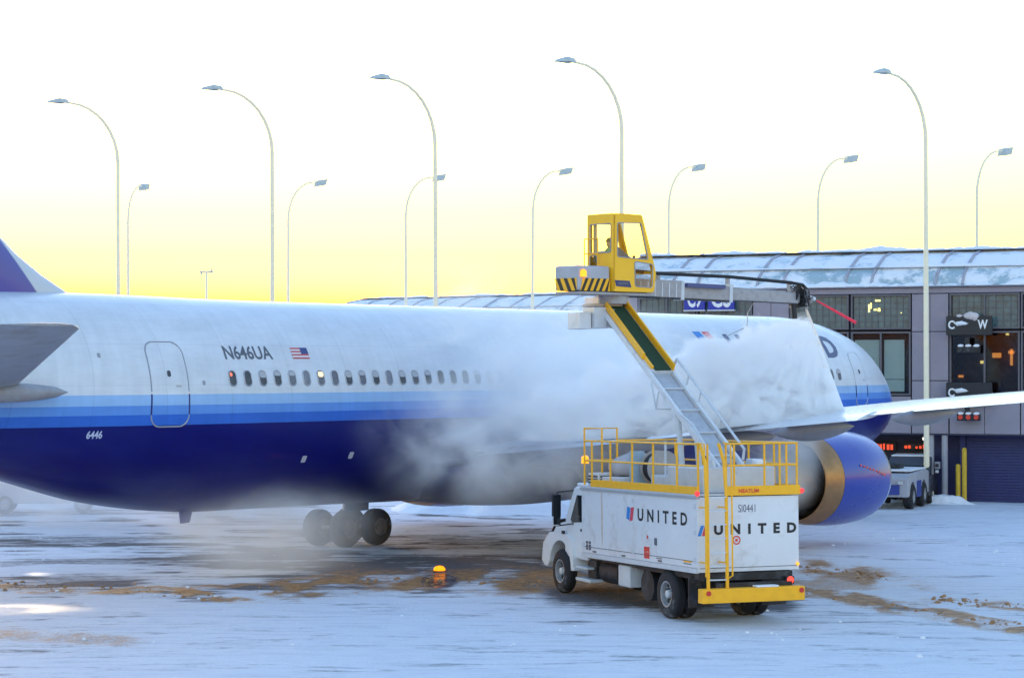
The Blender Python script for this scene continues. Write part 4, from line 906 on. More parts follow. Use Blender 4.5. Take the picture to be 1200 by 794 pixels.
side_poly([(.9, 1.78), (.83, 1.78), (.83, 1.86), (.9, 1.86)], M_redtext, 'label_print'); side_poly([(.40, 1.36), (.1, 1.36), (.1, 1.38), (.4, 1.38)], M_greytext, 'label_print', 1.255)
side_poly([(-1.02, 1.37), (-1.42, 1.37), (-1.42, 1.41), (-1.02, 1.41)], M_yellow, 'label_print'); side_poly([(-1.02, 1.33), (-1.42, 1.33), (-1.42, 1.35), (-1.02, 1.35)], M_greytext, 'label_print')
side_poly([(3.5, 1.9), (3.46, 1.5), (3.42, 1.5), (3.40, 2.1), (3.43, 2.75), (3.5, 2.75)], mat('rust stain', (.62, .50, .42), .6, var=.2, vs=8), 'rust_stain', 1.2515)
b = MB(); n = 20
for r0, r1 in ((.07, .10),):
    b.add([(-1.735, 1.25 - .95 + r * math.cos(2 * math.pi * k / n), 1.86 + r * math.sin(2 * math.pi * k / n)) for r in (r0, r1) for k in range(n)], [(k, (k + 1) % n, n + (k + 1) % n, n + k) for k in range(n)])
tp_(b, 'warning_ring', M_redtext); tp_(MB().box(-1.738, -1.731, .27, .33, 1.83, 1.89), 'ring_mark', M_redtext)
for x, z in ((4.55, 1.45), (4.55, 2.05), (4.55, 2.62), (-1.6, 1.45), (-1.6, 2.05), (-1.6, 2.62), (1.66, 1.45), (1.66, 2.62)): tp_(MB().box(x - .05, x + .05, 1.251, 1.268, z - .05, z + .05), 'panel_hinge', M_lgrey)
for x in (.2, 2.2, 3.9): tp_(MB().box(x - .09, x + .09, 1.251, 1.27, 1.30, 1.335), 'panel_catch', M_greytext)
tp_(MB().box(-1.66, 4.62, 1.2512, 1.258, 1.405, 1.418), 'panel_seam', M_greytext); tp_(MB().box(-1.737, -1.7305, -1.2, 1.2, 1.255, 1.268), 'panel_seam', M_greytext)
# toe boards and railings
for a in ((-1.76, 4.1, 1.22, 1.26), (-1.76, 4.1, -1.26, -1.22)): tp_(MB().box(a[0], a[1], a[2], a[3], 2.876, 3.05), 'toe_board', M_yellow, bevel=.006)
tp_(MB().box(-1.79, -1.755, -1.27, .55, 2.84, 3.05), 'toe_board', M_yellow, bevel=.006)
rear_txt('NEATLIM', .98, 2.90, .5, .085, M_redtext, .03, x=-1.795)
def rail(pts, r=.024, m=M_yellow): tp_(MB().tube(pts, r, 8), 'rail', m, smooth=True)
for y in (1.22, -1.22):
    rail([(4.55, y, 3.98), (-1.74, y, 3.98)]); rail([(4.55, y, 3.5), (-1.74, y, 3.5)])
    for x in (4.1, 3.0, 1.75, .6, -.65, -1.72): tp_(MB().tube([(x, y, 2.88), (x, y, 3.98)], .026, 8), 'rail_post', M_yellow, smooth=True)
rail([(-1.74, .52, 3.98), (-1.74, -1.22, 3.98)]); rail([(-1.74, .52, 3.5), (-1.74, -1.22, 3.5)])
for y in (.55, .35, -.4, -.95, -.78, 1.0): tp_(MB().tube([(-1.74, y, 2.88), (-1.74, y, 3.98)], .026, 8), 'rail_post', M_yellow, smooth=True)
rail([(4.55, 1.22, 2.9), (4.55, 1.22, 4.28), (4.55, .35, 4.28), (4.55, .35, 2.9)], .026); rail([(4.1, .95, 2.9), (4.1, .95, 4.28), (4.55, 1.22, 4.28)], .026)
rail([(4.55, 1.22, 3.5), (4.55, .35, 3.5)]); rail([(4.55, -1.22, 2.9), (4.55, -1.22, 3.98), (4.55, .35, 3.98)])
# ladder at the rear left
ld = empty('ladder', (0, 0, 0)); ld.parent = truck
for y in (1.19, .73):
    tp_(MB().tube([(-2.12, y, .55), (-2.1, y, 2.9), (-2.0, y, 3.6), (-1.75, y, 3.98)], .04, 8), 'ladder_rail', M_yellow, ld, smooth=True)
    yo = y + (.09 if y > .9 else -.09)
    tp_(MB().tube([(-2.12, y, 1.05), (-2.2, yo, 1.12), (-2.2, yo, 2.5), (-2.15, yo, 4.0), (-1.8, yo, 4.0)], .02, 8), 'hand_loop', M_yellow, ld, smooth=True)
for k in range(8): tp_(MB().box(-2.14, -2.06, .75, 1.17, .72 + k * .3, .745 + k * .3), 'rung', M_lgrey, ld)
for z in (1.4, 2.6): tp_(MB().bar((-2.1, 1.19, z), (-1.73, 1.19, z), .03, .03).bar((-2.1, .73, z), (-1.73, .73, z), .03, .03), 'ladder_bracket', M_yellow, ld)
# bumper, lamps, chassis (not pitched)
bm_ = MB().box(-2.3, -2.06, -1.09, 1.41, .55, .86).build('bumper', M_yellow, truck, bevel=.015)
for y in (1.27, -1.0): MB().lathe([(-2.325, .055), (-2.30, .055)], (0, y, .77), 'x', 14).build('reflector', M_red, bm_)
MB().box(-2.3, -2.08, -.45, .1, .862, .9).build('bumper_snow', M_snow, bm_, bevel=.015)
tl = MB().box(-1.98, -1.78, -1.0, -.80, .88, 1.05).build('tail_lamp', M_black, truck, bevel=.01)
MB().lathe([(-2.0, .07), (-1.98, .085)], (0, -.90, .965), 'x', 16).build('lamp_lens', M_redbright, tl)
tp_(MB().lathe([(-1.80, .05), (-1.76, .06)], (0, -1.31, 2.92), 'x', 12), 'marker_lamp', M_redlens); tp_(MB().lathe([(-1.80, .05), (-1.76, .06)], (0, 1.27, 2.90), 'x', 12), 'marker_lamp', M_redlens)
tp_(MB().lathe([(-1.775, .03), (-1.74, .04)], (0, -1.21, 1.3), 'x', 12), 'marker_lamp', M_amber)
tp_(MB().lathe([(0, .09), (.16, .085), (.2, .03)], (4.75, 1.12, 3.42), 'z', 16), 'beacon', M_amber, smooth=True)
MB().box(-2.06, 7.0, -.48, -.36, .62, .92).box(-2.06, 7.0, .36, .48, .62, .92).box(-1.7, 4.6, -1.1, 1.1, .98, 1.148).box(-2.06, -1.9, -.9, .9, .6, .95).build('chassis', M_black, truck)
MB().box(-.2, .2, -.95, .95, .42, .68).box(-1.2, -1.15, .6, 1.2, .35, 1.05).box(-1.2, -1.15, -1.2, -.6, .35, 1.05).build('rear_axle', M_black, truck)
MB().lathe([(2.9, .02), (2.92, .3), (4.0, .3), (4.02, .02)], (0, .80, .74), 'x', 20).build('fuel_tank', M_black, truck, smooth=True)
MB().box(2.1, 2.75, .75, 1.15, .5, 1.0).build('battery_box', M_lgrey, truck, bevel=.03)
MB().lathe([(-.5, .02), (-.48, .36), (.48, .36), (.5, .02)], (1.35, .55, .62), 'y', 20).build('air_tank', M_black, truck, smooth=True)
MB().box(4.3, 5.2, .8, 1.2, .42, .50).box(4.5, 5.2, .85, 1.2, .72, .78).build('cab_step', M_lgrey, truck, bevel=.015)
MB().box(4.4, 4.9, .5, 1.0, .5, .95).build('exhaust_box', M_black, truck, bevel=.02)
# wheels
a, c = wheel_geo(.55, .29, .31); w0 = a.build('tyre', M_navyrubber, truck, smooth=True, loc=(0, 1.06, .55)); rr_ = c.v
r0 = c.build('rim', M_rim, w0, smooth=True)
rb = MB().lathe([(.14, .30), (.135, .265), (.03, .245), (.0, .19), (.04, .15), (.045, .01), (-.13, .01), (-.13, .30)], n=32, axis='y', cap=False).build('rim', M_rim, None, smooth=True)
def truck_wheel(x, y, out):
    t = w0 if (x, y) == (0, 1.06) else share(w0, truck, (x, y, .55)); r = r0 if t is w0 else share(r0, t); r.data = rb.data
    if out < 0: r.rotation_euler = (0, 0, math.pi)
    if abs(y) > 1.0:
        MB().lathe([(.045, .10), (.12, .085), (.135, .03)], n=18, axis='y').build('hub', M_lgrey, r, smooth=True); b = MB(); c = MB()
        for k in range(10):
            a = 2 * math.pi * k / 10; b.lathe([(.03, .018), (.075, .018)], (.125 * math.cos(a), 0, .125 * math.sin(a)), 'y', 6); a += .314
            c.lathe([(-.02, .04), (.03, .04)], (.216 * math.cos(a), 0, .216 * math.sin(a)), 'y', 10)
        for m_, n_, l_ in ((b, 'wheel_nuts', M_black), (c, 'hand_holes', M_black)): m_.build(n_, l_, r)['kind'] = 'stuff'
for x, y, o_ in ((0, 1.06, 1), (0, .74, 1), (0, -.74, -1), (0, -1.06, -1), (6.3, 1.02, 1), (6.3, -1.02, -1)): truck_wheel(x, y, o_)
bpy.data.objects.remove(rb)
# cab and hood
arch = [(6.3 + .70 * math.cos(math.radians(a)), .62 + .70 * math.sin(math.radians(a))) for a in range(178, -1, -14)]
cab = MB().prism([(4.76, .92), (4.76, 2.60), (4.95, 2.72), (5.45, 2.72), (5.62, 2.66), (6.15, 1.86), (6.2, .92)], -1.08, 1.08).build('cab', M_white, truck, bevel=.05)
MB().prism([(6.0, 1.30), (6.0, 1.88), (6.3, 1.84), (7.4, 1.66), (7.72, 1.35), (7.76, .75), (7.3, .75), (7.0, 1.3)], -.80, .80).build('hood', M_white, truck, bevel=.06)
fd_ = [(5.62, .62)] + arch + [(7.1, .62), (7.3, .62), (7.5, .75), (7.4, 1.2), (7.0, 1.48), (6.3, 1.56), (5.9, 1.50), (5.55, 1.38), (5.45, .62)]
for y0, y1 in ((.74, 1.16), (-1.16, -.74)): MB().prism(fd_, y0, y1).build('fender', M_white, truck, bevel=.03)
MB().prism([(5.62, .64)] + [(x - 0, z - .0) for x, z in arch] + [(7.1, .64)], .2, .74).build('wheel_well', M_black, truck)
for s_ in (1, -1):
    MB().prism([(4.92, 1.86), (4.92, 2.50), (5.38, 2.50), (5.78, 1.88), (5.7, 1.80)], s_ * 1.082 - .006, s_ * 1.082 + .006).build('side_window', M_glassdark, cab)
    d_ = MB().prism([(4.86, 1.0), (4.86, 2.56), (4.875, 2.56), (4.875, 1.0)], s_ * 1.083 - .005, s_ * 1.083 + .005).build('door_seam', M_greytext, cab)
    MB().box(4.98, 5.14, s_ * 1.085 - .02, s_ * 1.085 + .02, 1.62, 1.68).build('door_handle', M_black, cab, bevel=.01)
    m_ = MB().bar((5.6, s_ * 1.08, 1.78), (5.85, s_ * 1.42, 1.72), .035, .035).bar((5.6, s_ * 1.08, 2.60), (5.85, s_ * 1.42, 2.55), .035, .035).bar((5.85, s_ * 1.42, 1.72), (5.85, s_ * 1.42, 2.55), .03, .03).build('mirror_arm', M_black, cab)
    MB().box(5.8, 5.88, s_ * 1.33, s_ * 1.56, 1.95, 2.5).build('mirror', M_black, m_, bevel=.02); MB().box(5.79, 5.799, s_ * 1.35, s_ * 1.54, 1.75, 2.48).build('mirror_glass', M_glassdark, m_)
    MB().box(5.8, 5.88, s_ * 1.34, s_ * 1.55, 1.72, 1.93).build('mirror', M_lgrey, m_, bevel=.02)
    MB().prism([(4.84, 1.45), (4.82, 1.86), (4.90, 1.86), (4.92, 1.5)], s_ * 1.085 - .006, s_ * 1.085 + .006).build('dark_slot', M_glassdark, cab)
MB().add([(5.64, -.95, 2.62), (5.64, .95, 2.62), (6.16, .98, 1.9), (6.16, -.98, 1.9)], [(0, 1, 2, 3)]).build('windscreen', M_glassdark, cab)
MB().box(5.95, 6.1, 1.161, 1.2, 1.50, 1.58).build('turn_lamp', M_black, truck)
snow_ = MB().box(4.8, 5.5, -1.02, 1.04, 2.725, 2.80).build('roof_snow', M_snow, cab, bevel=.035); snow_['kind'] = 'stuff'
# deck equipment
tp_(MB().box(-1.2, .65, -.95, .85, 2.876, 3.45), 'boom_base', M_lgrey, bevel=.03)
tp_(MB().box(.7, 1.75, -.7, .75, 2.876, 3.22), 'pump_housing', M_lgrey, bevel=.03)
lb = tp_(MB().box(4.0, 4.62, .25, 1.1, 2.876, 3.2), 'louvre_box', M_whitebox, bevel=.02)
for q in range(3): tp_(MB().box(4.04, 4.58, 1.1, 1.115, 2.95 + q * .075, 2.985 + q * .075), 'louvre', M_black, lb); tp_(MB().box(3.985, 4.0, .3, 1.05, 2.95 + q * .075, 2.985 + q * .075), 'louvre', M_black, lb)
tp_(MB().box(2.95, 3.9, .0, 1.05, 2.876, 3.12), 'pump_housing', M_whitebox, bevel=.02)
b = MB(); lump(b, (3.75, .2, 3.35), (.75, .7, .3), 31); tp_(b, 'covered_reel', mat('snowy canvas cover', (.50, .47, .48), .8, var=.15, bump=.4, bs=10), smooth=True, angle=80)
hr = tp_(MB().lathe([(-.22, .42), (-.2, .42), (-.19, .2), (.19, .2), (.2, .42), (.22, .42)], (2.1, .35, 3.36), 'x', 24), 'hose_reel', mat('beige reel', (.45, .41, .39), .6, var=.15), smooth=True)
tp_(MB().lathe([(-.18, .36), (.18, .36)], (2.1, .35, 3.36), 'x', 24), 'hose', M_darkrub, hr, smooth=True)
tp_(MB().box(2.0, 2.2, .2, .5, 2.876, 3.0), 'reel_stand', M_grey, hr)
tp_(MB().box(2.5, 2.75, .55, .85, 2.98, 3.75).box(2.42, 2.48, .5, .9, 2.876, 3.6), 'control_stand', mat('blue grey console', (.35, .45, .52), .5, var=.1), bevel=.015)
tp_(MB().box(2.45, 2.8, .5, .9, 2.876, 2.98), 'console_foot', M_black)
tp_(MB().tube([(1.25, .6, 2.88), (1.25, .6, 4.0)], .03, 8), 'deck_post', M_lgrey, smooth=True)
# boom
B0 = Vector((-.85, 0, 3.42)); B1 = Vector((5.75, 0, 7.22)); be = (B1 - B0).normalized(); bl = (B1 - B0).length; bu = Vector((-be.z, 0, be.x)); by = Vector((0, 1, 0))
def bp_(s_, y, u): return B0 + be * (bl * s_) + by * y + bu * u
boom = empty('boom', (0, 0, 0)); boom.parent = truck
MB().obox(bp_(.30, 0, -.06), be, by, bu, bl * .27, .21, .06).build('boom_stage', mat('dull boom tray', (.44, .45, .48), .5, var=.15, vs=5), boom, bevel=.02)
for y in (.31, -.31): MB().bar(bp_(-.01, y, 0), bp_(1.0, y, -.02), .075, .15, bu).build('side_beam', M_whitebox, boom, bevel=.012)
for k in range(4): MB().bar(bp_(.06 + k * .13, -.28, .03), bp_(.06 + k * .13, .28, .03), .04, .03, bu).build('boom_rung', M_lgrey, boom)
MB().obox(bp_(.775, 0, -.03), be, by, bu, bl * .225, .28, .11).build('boom_stage', M_lgrey, boom, bevel=.02)
MB().obox(bp_(.775, -.02, .095), be, by, bu, bl * .225, .21, .012).build('walkway_mat', M_green, boom)
for y, a, c in ((.29, .62, .96), (-.29, .55, 1.0)): MB().bar(bp_(a, y, .16), bp_(c, y, .16), .05, .17, bu).build('walkway_curb', M_yellow, boom, bevel=.01)
MB().bar(bp_(.56, .235, .10), bp_(1.0, .235, .10), .07, .10, bu).build('walkway_curb', M_yellow, boom, bevel=.01)
MB().tube([bp_(.02, -.35, .10), bp_(.03, -.35, .34), bp_(.56, -.35, .36), bp_(.57, -.35, .10)], .033, 8).build('boom_handrail', M_lgrey, boom, smooth=True)
for s_ in (.2, .36, .46): MB().tube([bp_(s_, -.35, .08), bp_(s_, -.35, .36)], .02, 8).build('handrail_post', M_lgrey, boom)
MB().tube([bp_(.02, .35, .06), bp_(.20, .35, .20), bp_(.30, .35, .06)], .03, 8).build('boom_handrail', M_lgrey, boom, smooth=True)
MB().bar(bp_(.44, .42, 0), bp_(.44, .42, 0) + Vector((.1, .02, -.42)), .03, .03).bar(bp_(.50, .42, 0), bp_(.44, .42, 0) + Vector((.1, .02, -.42)), .03, .03).bar(bp_(.44, .42, 0) + Vector((.1, .02, -.42)), bp_(.44, .42, 0) + Vector((.12, -.38, -.42)), .03, .03).build('fold_step', M_lgrey, boom)
for y in (.22, -.22): MB().tube([(1.15, y, 3.1), bp_(.34, y, -.1)], .07, 12).build('lift_cylinder', M_lgrey, boom, smooth=True)
for y in (.5, -.5): MB().prism([(-1.1, 3.2), (-.55, 3.2), (-.7, 3.6), (-1.0, 3.6)], y - .04, y + .04).build('pivot_bracket', M_lgrey, boom, bevel=.01)
MB().box(-1.15, -.6, -.75, -.5, 3.45, 3.6).build('pivot_snow', M_snow, boom, bevel=.04)
# boom head
MB().obox(B1 + Vector((.25, 0, .10)), (1, 0, 0), by, (0, 0, 1), .45, .42, .10).build('boom_head', M_lgrey, boom, bevel=.02)
MB().box(5.35, 6.1, .25, .62, 6.62, 7.15).build('valve_box', M_lgrey, boom, bevel=.02)
MB().box(5.5, 6.3, .64, .95, 6.60, 7.02).build('valve_box', M_whitebox, boom, bevel=.02); MB().box(5.45, 6.2, -.2, .6, 7.16, 7.24).build('head_snow', mat('beige dirty snow', (.62, .5, .42), .8, var=.2), boom, bevel=.03)
MB().prism([(4.9, 6.6), (5.4, 6.65), (5.7, 7.1), (5.3, 7.1)], .1, .3).build('head_bracket', M_arm, boom)
# operator cabin: local f forward, l left; built in world then moved into the truck's frame
CF = Vector((.755, .656, 0)).normalized(); CP = Vector((2.51, 57.4, 7.53)); CRZ = math.atan2(CF.y, CF.x); MC = MTi @ mtx(CP, CRZ)
W_, LN, HT = .95, 1.42, 1.93
cabin = empty('operator_cabin', (0, 0, 0)); cabin.parent = truck
def cb(b, name, m, parent=cabin, **k): return b.xf(MC).build(name, m, parent, **k)
def rnd(poly, r=.05, n=3):
    out = []; m = len(poly)
    for i in range(m):
        p, a, c = Vector(poly[i]), Vector(poly[i - 1]), Vector(poly[(i + 1) % m]); u = (a - p).normalized() * r; v = (c - p).normalized() * r
        for k in range(n + 1):
            t_ = k / n; q = (p + u) * (1 - t_)**2 + p * 2 * t_ * (1 - t_) + (p + v) * t_**2; out.append((q.x, q.y))
    return out
side_o = rnd([(0, 0), (1.40, 0), (1.47, .5), (.98, HT), (0, HT)], .07)
h1 = rnd([(.13, .86), (1.19, .82), (.94, 1.72), (.13, 1.70)], .06); h2 = rnd([(.74, .14), (1.33, .12), (1.36, .70), (.72, .76)], .07)
for y0, y1 in ((0, .05), (W_ - .05, W_)): cb(MB().plate(side_o, [h1, h2], y0, y1), 'cabin_side', M_cabyellow)
R90 = Matrix.Rotation(math.pi / 2, 4, 'Z')
ro = rnd([(.0, 0), (W_, 0), (W_, HT), (.0, HT)], .05); rh1 = rnd([(.1, .97), (W_ - .1, .97), (W_ - .1, 1.68), (.1, 1.68)], .06); rh2 = rnd([(W_ - .36, .14), (W_ - .09, .14), (W_ - .09, .90), (W_ - .36, .90)], .06)
cb(MB().plate(ro, [rh1, rh2], -.05, -.001, R90), 'cabin_rear', M_cabyellow)
cb(MB().box(.0, .98, .052, W_ - .052, HT - .055, HT), 'cabin_roof', M_cabyellow); cb(MB().box(.06, 1.40, .052, W_ - .052, 0, .06), 'cabin_floor', M_cabyellow)
cb(MB().box(.42, .66, .3, .6, HT + .001, HT + .03), 'roof_vent', M_cabyellow)
# front frame
for y in (.052, W_ - .112): cb(MB().bar((1.44, y + .03, .5), (.96, y + .03, HT - .03), .06, .06, (0, 1, 0)).bar((1.38, y + .03, .05), (1.44, y + .03, .5), .06, .06, (0, 1, 0)), 'front_pillar', M_cabyellow)
cb(MB().bar((1.44, .1, .5), (1.44, W_ - .1, .5), .06, .06).bar((.97, .1, HT - .06), (.97, W_ - .1, HT - .06), .06, .1), 'front_rail', M_cabyellow)
for nm, lp, yy_ in (('window_pane', h1, .025), ('window_pane', h2, .025), ('window_pane', h1, W_ - .025), ('window_pane', h2, W_ - .025)): cb(MB().add([(a, yy_, c) for a, c in lp], [tuple(range(len(lp)))]), nm, M_clear)
for lp in (rh1, rh2): cb(MB().add([R90 @ Vector((a, -.025, c)) for a, c in lp], [tuple(range(len(lp)))]), 'window_pane', M_clear)
cb(MB().add([(1.455, .1, .52), (1.455, W_ - .1, .52), (.985, W_ - .1, HT - .08), (.985, .1, HT - .08)], [(0, 1, 2, 3)]), 'windscreen', M_clear)
for lp, y in ((h1, -.004), (h2, -.004)):
    n = len(lp); cx_ = sum(a for a, _ in lp) / n; cz_ = sum(c for _, c in lp) / n
    b = MB()
    for i in range(n): b.tube([(lp[i][0], y, lp[i][1]), (lp[(i + 1) % n][0], y, lp[(i + 1) % n][1])], .014, 5)
    cb(b, 'window_seal', M_seal)
for lp in (rh1, rh2):
    b = MB(); n = len(lp)
    for i in range(n): b.tube([R90 @ Vector((lp[i][0], .004, lp[i][1])), R90 @ Vector((lp[(i + 1) % n][0], .004, lp[(i + 1) % n][1]))], .014, 5)
    cb(b, 'window_seal', M_seal)
bd = cb(MB().prism([(.04, .28), (.09, .13), (.60, .11), (.54, .27)], -.012, -.001), 'cabin_badge', mat('navy badge', (.03, .04, .16), .4, var=.1))
cb(MB().box(.14, .5, -.016, -.013, .17, .23), 'badge_print', M_greytext)
# inside: seat, console
cb(MB().box(.12, .60, .28, .72, .06, .42), 'seat', M_grey, bevel=.04); cb(MB().obox((.10, .50, .72), (.97, 0, .18), (0, 1, 0), (-.18, 0, .97), .04, .20, .30), 'seat_back', M_grey, bevel=.04)
cb(MB().prism([(.62, .06), (.60, 1.10), (.72, 1.16), (1.02, .98), (1.24, .86), (1.24, .06)], .58, .88), 'console', mat('grey console', (.22, .21, .24), .6), bevel=.03); cb(MB().tube([(1.05, .3, .06), (1.0, .3, .85)], .02, 8).tube([(1.0, .3, .85), (.98, .3, .92)], .035, 8), 'joystick', M_black)
cb(MB().obox((.18, .86, 1.25), (1, 0, .0), (0, 1, 0), (0, 0, 1), .04, .03, .5), 'wiper_motor', M_grey)
# counterweight platform behind the cabin with hazard stripes
def stripes():
    m = mat('black and yellow hazard stripes', (.8, .5, .02), .45, var=0); nt = m.node_tree; L = nt.links.new; tc = nt.nodes.new('ShaderNodeTexCoord'); dp = nt.nodes.new('ShaderNodeVectorMath'); dp.operation = 'DOT_PRODUCT'
    L(tc.outputs['UV'], dp.inputs[0]); dp.inputs[1].default_value = (1, 0, 0); fr = nt.nodes.new('ShaderNodeMath'); fr.operation = 'FRACT'; L(dp.outputs['Value'], fr.inputs[0]); gt = nt.nodes.new('ShaderNodeMath'); gt.operation = 'GREATER_THAN'; gt.inputs[1].default_value = .5; L(fr.outputs[0], gt.inputs[0])
    mx = nt.nodes.new('ShaderNodeMix'); mx.data_type = 'RGBA'; L(gt.outputs[0], mx.inputs[0]); mx.inputs[6].default_value = (.75, .47, .02, 1); mx.inputs[7].default_value = (.03, .03, .03, 1); L(mx.outputs[2], nt.nodes['Principled BSDF'].inputs['Base Color'])
    return m
cb(MB().box(-1.12, -.04, .08, W_, .0, .62), 'counterweight', mat('grey housing', (.42, .42, .46), .5, var=.1), bevel=.06)
M_yel2 = M_yellow
def hazard(P0, du, length, h, slant, n):
    b = MB(); b2 = MB(); wv = length / n
    for k in range(n + 1):
        for bb, o_ in ((b, 0), (b2, .5)):
            x0 = (k + o_) * wv - slant * .5; x1 = x0 + wv * .5
            q = [(max(0, min(length, x + s_)), z) for x, s_, z in ((x0, 0, 0), (x1, 0, 0), (x1, slant, h), (x0, slant, h))]
            if max(a for a, _ in q) - min(a for a, _ in q) < .02: continue
            bb.add([P0 + du * a + Vector((0, 0, c)) for a, c in q], [(0, 1, 2, 3)])
    cb(b, 'hazard_marking', M_yel2); cb(b2, 'hazard_marking', M_blacktext)
hazard(Vector((-1.05, .074, .0)), Vector((1, 0, 0)), 1.0, .31, .16, 5); hazard(Vector((-1.126, .92, .0)), Vector((0, -1, 0)), .8, .31, -.16, 3)
cb(MB().box(-1.1, 1.45, .05, W_ - .02, -.09, -.02), 'turntable', M_arm, bevel=.015); cb(MB().lathe([(-.3, .38), (-.09, .38)], (.45, .5, 0), 'z', 24), 'slew_ring', M_arm, smooth=True)
cb(MB().lathe([(0, .085), (.14, .08), (.18, .03)], (-.98, .04, .34), 'z', 16), 'beacon', M_amber, smooth=True)
for y in (.45, .93): cb(MB().tube([(-.12, y, .6), (-.12, y, 1.32)], .016, 6), 'cabin_rail', M_yellow)
cb(MB().tube([(-.12, .45, 1.32), (-.12, .93, 1.32)], .016, 6).tube([(-.12, .45, .95), (-.12, .93, .95)], .016, 6), 'cabin_rail', M_yellow)
# spray arm
A0 = Vector((3.05, 58.55, 7.67)); A1 = Vector((7.50, 61.25, 7.53)); ae = (A1 - A0).normalized(); al = (A1 - A0).length; ay = Vector((0, 0, 1)).cross(ae).normalized(); au = ae.cross(ay)
arm = empty('spray_arm', (0, 0, 0)); arm.parent = truck
def aq(s_, y, u): return MTi @ (A0 + ae * s_ + ay * y + au * u)
def ab(s0, s1, y, u, wd, h, name, m, parent=arm, **k):
    b = MB(); c = A0 + ae * ((s0 + s1) / 2) + ay * y + au * u; b.obox(c, ae, ay, au, (s1 - s0) / 2, wd / 2, h / 2); b.xf(MTi); return b.build(name, m, parent, **k)
ab(-1.2, 1.45, 0, .0, .34, .44, 'arm_section', M_arm, bevel=.02); ab(1.40, 3.0, 0, -.04, .28, .38, 'arm_section', M_arm, bevel=.02); ab(2.95, al, 0, -.06, .22, .28, 'arm_section', M_arm, bevel=.02)
ab(-1.2, 3.0, 0, -.235, .30, .04, 'arm_rail', M_black); ab(3.0, al, 0, -.20, .18, .035, 'arm_rail', M_black)
for s_ in (1.42, 2.95): ab(s_ - .05, s_ + .05, 0, -.03, .36, .48, 'arm_collar', M_lgrey, bevel=.01)
for s_, hh in ((.75, .34), (2.95, .42), (al - .25, .36)): ab(s_ - .04, s_ + .04, 0, hh * .5, .10, hh, 'hose_bracket', M_arm)
ab(1.5, 2.7, -.2, .12, .12, .10, 'sign_strip', mat('dull navy strip', (.08, .09, .22), .5, var=.1))
MB().tube([aq(-.2, -.05, .42), aq(.75, -.05, .38), aq(2.95, -.05, .40), aq(al - .25, -.05, .34), aq(al + .15, -.05, .30), aq(al + .34, -.05, .16), aq(al + .36, -.05, .0)], .045, 10).build('hose', M_darkrub, arm, smooth=True)
MB().tube([aq(3.0, .05, .1), aq(al, .05, .06)], .05, 10).build('fluid_pipe', M_arm, arm, smooth=True)
nz = empty('nozzle_head', (0, 0, 0)); nz.parent = arm
random.seed(3)
for k in range(16):
    p = A0 + ae * (al + random.uniform(-.15, .45)) + au * random.uniform(-.26, .2) + ay * random.uniform(-.15, .15); r = random.uniform(.06, .12)
    MB().obox(p, Vector((random.uniform(-1, 1), random.uniform(-1, 1), random.uniform(-1, 1))).normalized(), ay, au, r, r * .8, r).xf(MTi).build('valve', random.choice([M_black, M_arm, M_grey]), nz, bevel=.015)
MB().tube([aq(al - .12, 0, -.05), aq(al - .08, -.05, -.60)], .075, 12).build('drop_pipe', M_black, nz, smooth=True)
MB().tube([aq(al + .33, 0, -.02), aq(al + .34, 0, -.34)], [.06, .04], 10).build('spray_nozzle', M_arm, nz, smooth=True)
MB().tube([aq(al + .42, 0, .0), aq(al + .62, 0, -.06)], .05, 10).build('lamp', M_lgrey, nz, smooth=True)
pr = [MTi @ P(957, 352, 61.6), MTi @ P(1003, 378, 61.3)]
MB().tube([pr[0], pr[0] + (pr[1] - pr[0]) * .3, pr[1]], [.02, .03, .045], 8).build('feeler_rod', mat('red feeler rod', (.95, .03, .07), .5, var=.05), nz, smooth=True)
for q in range(4): MB().tube([aq(al - .3 + .1 * q, .08, .1), aq(al - .2 + .12 * q, -.12, .26), aq(al + .05 + .1 * q, -.1, .05 - .1 * q), aq(al - .05 + .1 * q, .0, -.25)], .022, 6).build('hydraulic_line', M_black, nz, smooth=True)
for q in range(6): ab(.1 + q * .22, .13 + q * .22, -.175, -.03, .01, .36, 'arm_rib', M_lgrey)
for q in range(7): ab(1.5 + q * .21, 1.53 + q * .21, -.135, -.05, .012, .26, 'arm_rib', M_arm)
MB().tube([aq(3.9, .1, -.2), aq(3.7, .1, -.5), aq(3.68, .1, -.85)], .012, 6).tube([aq(3.6, .12, -.9), aq(3.0, .12, -1.15)], .012, 6).build('wire', M_grey, arm)

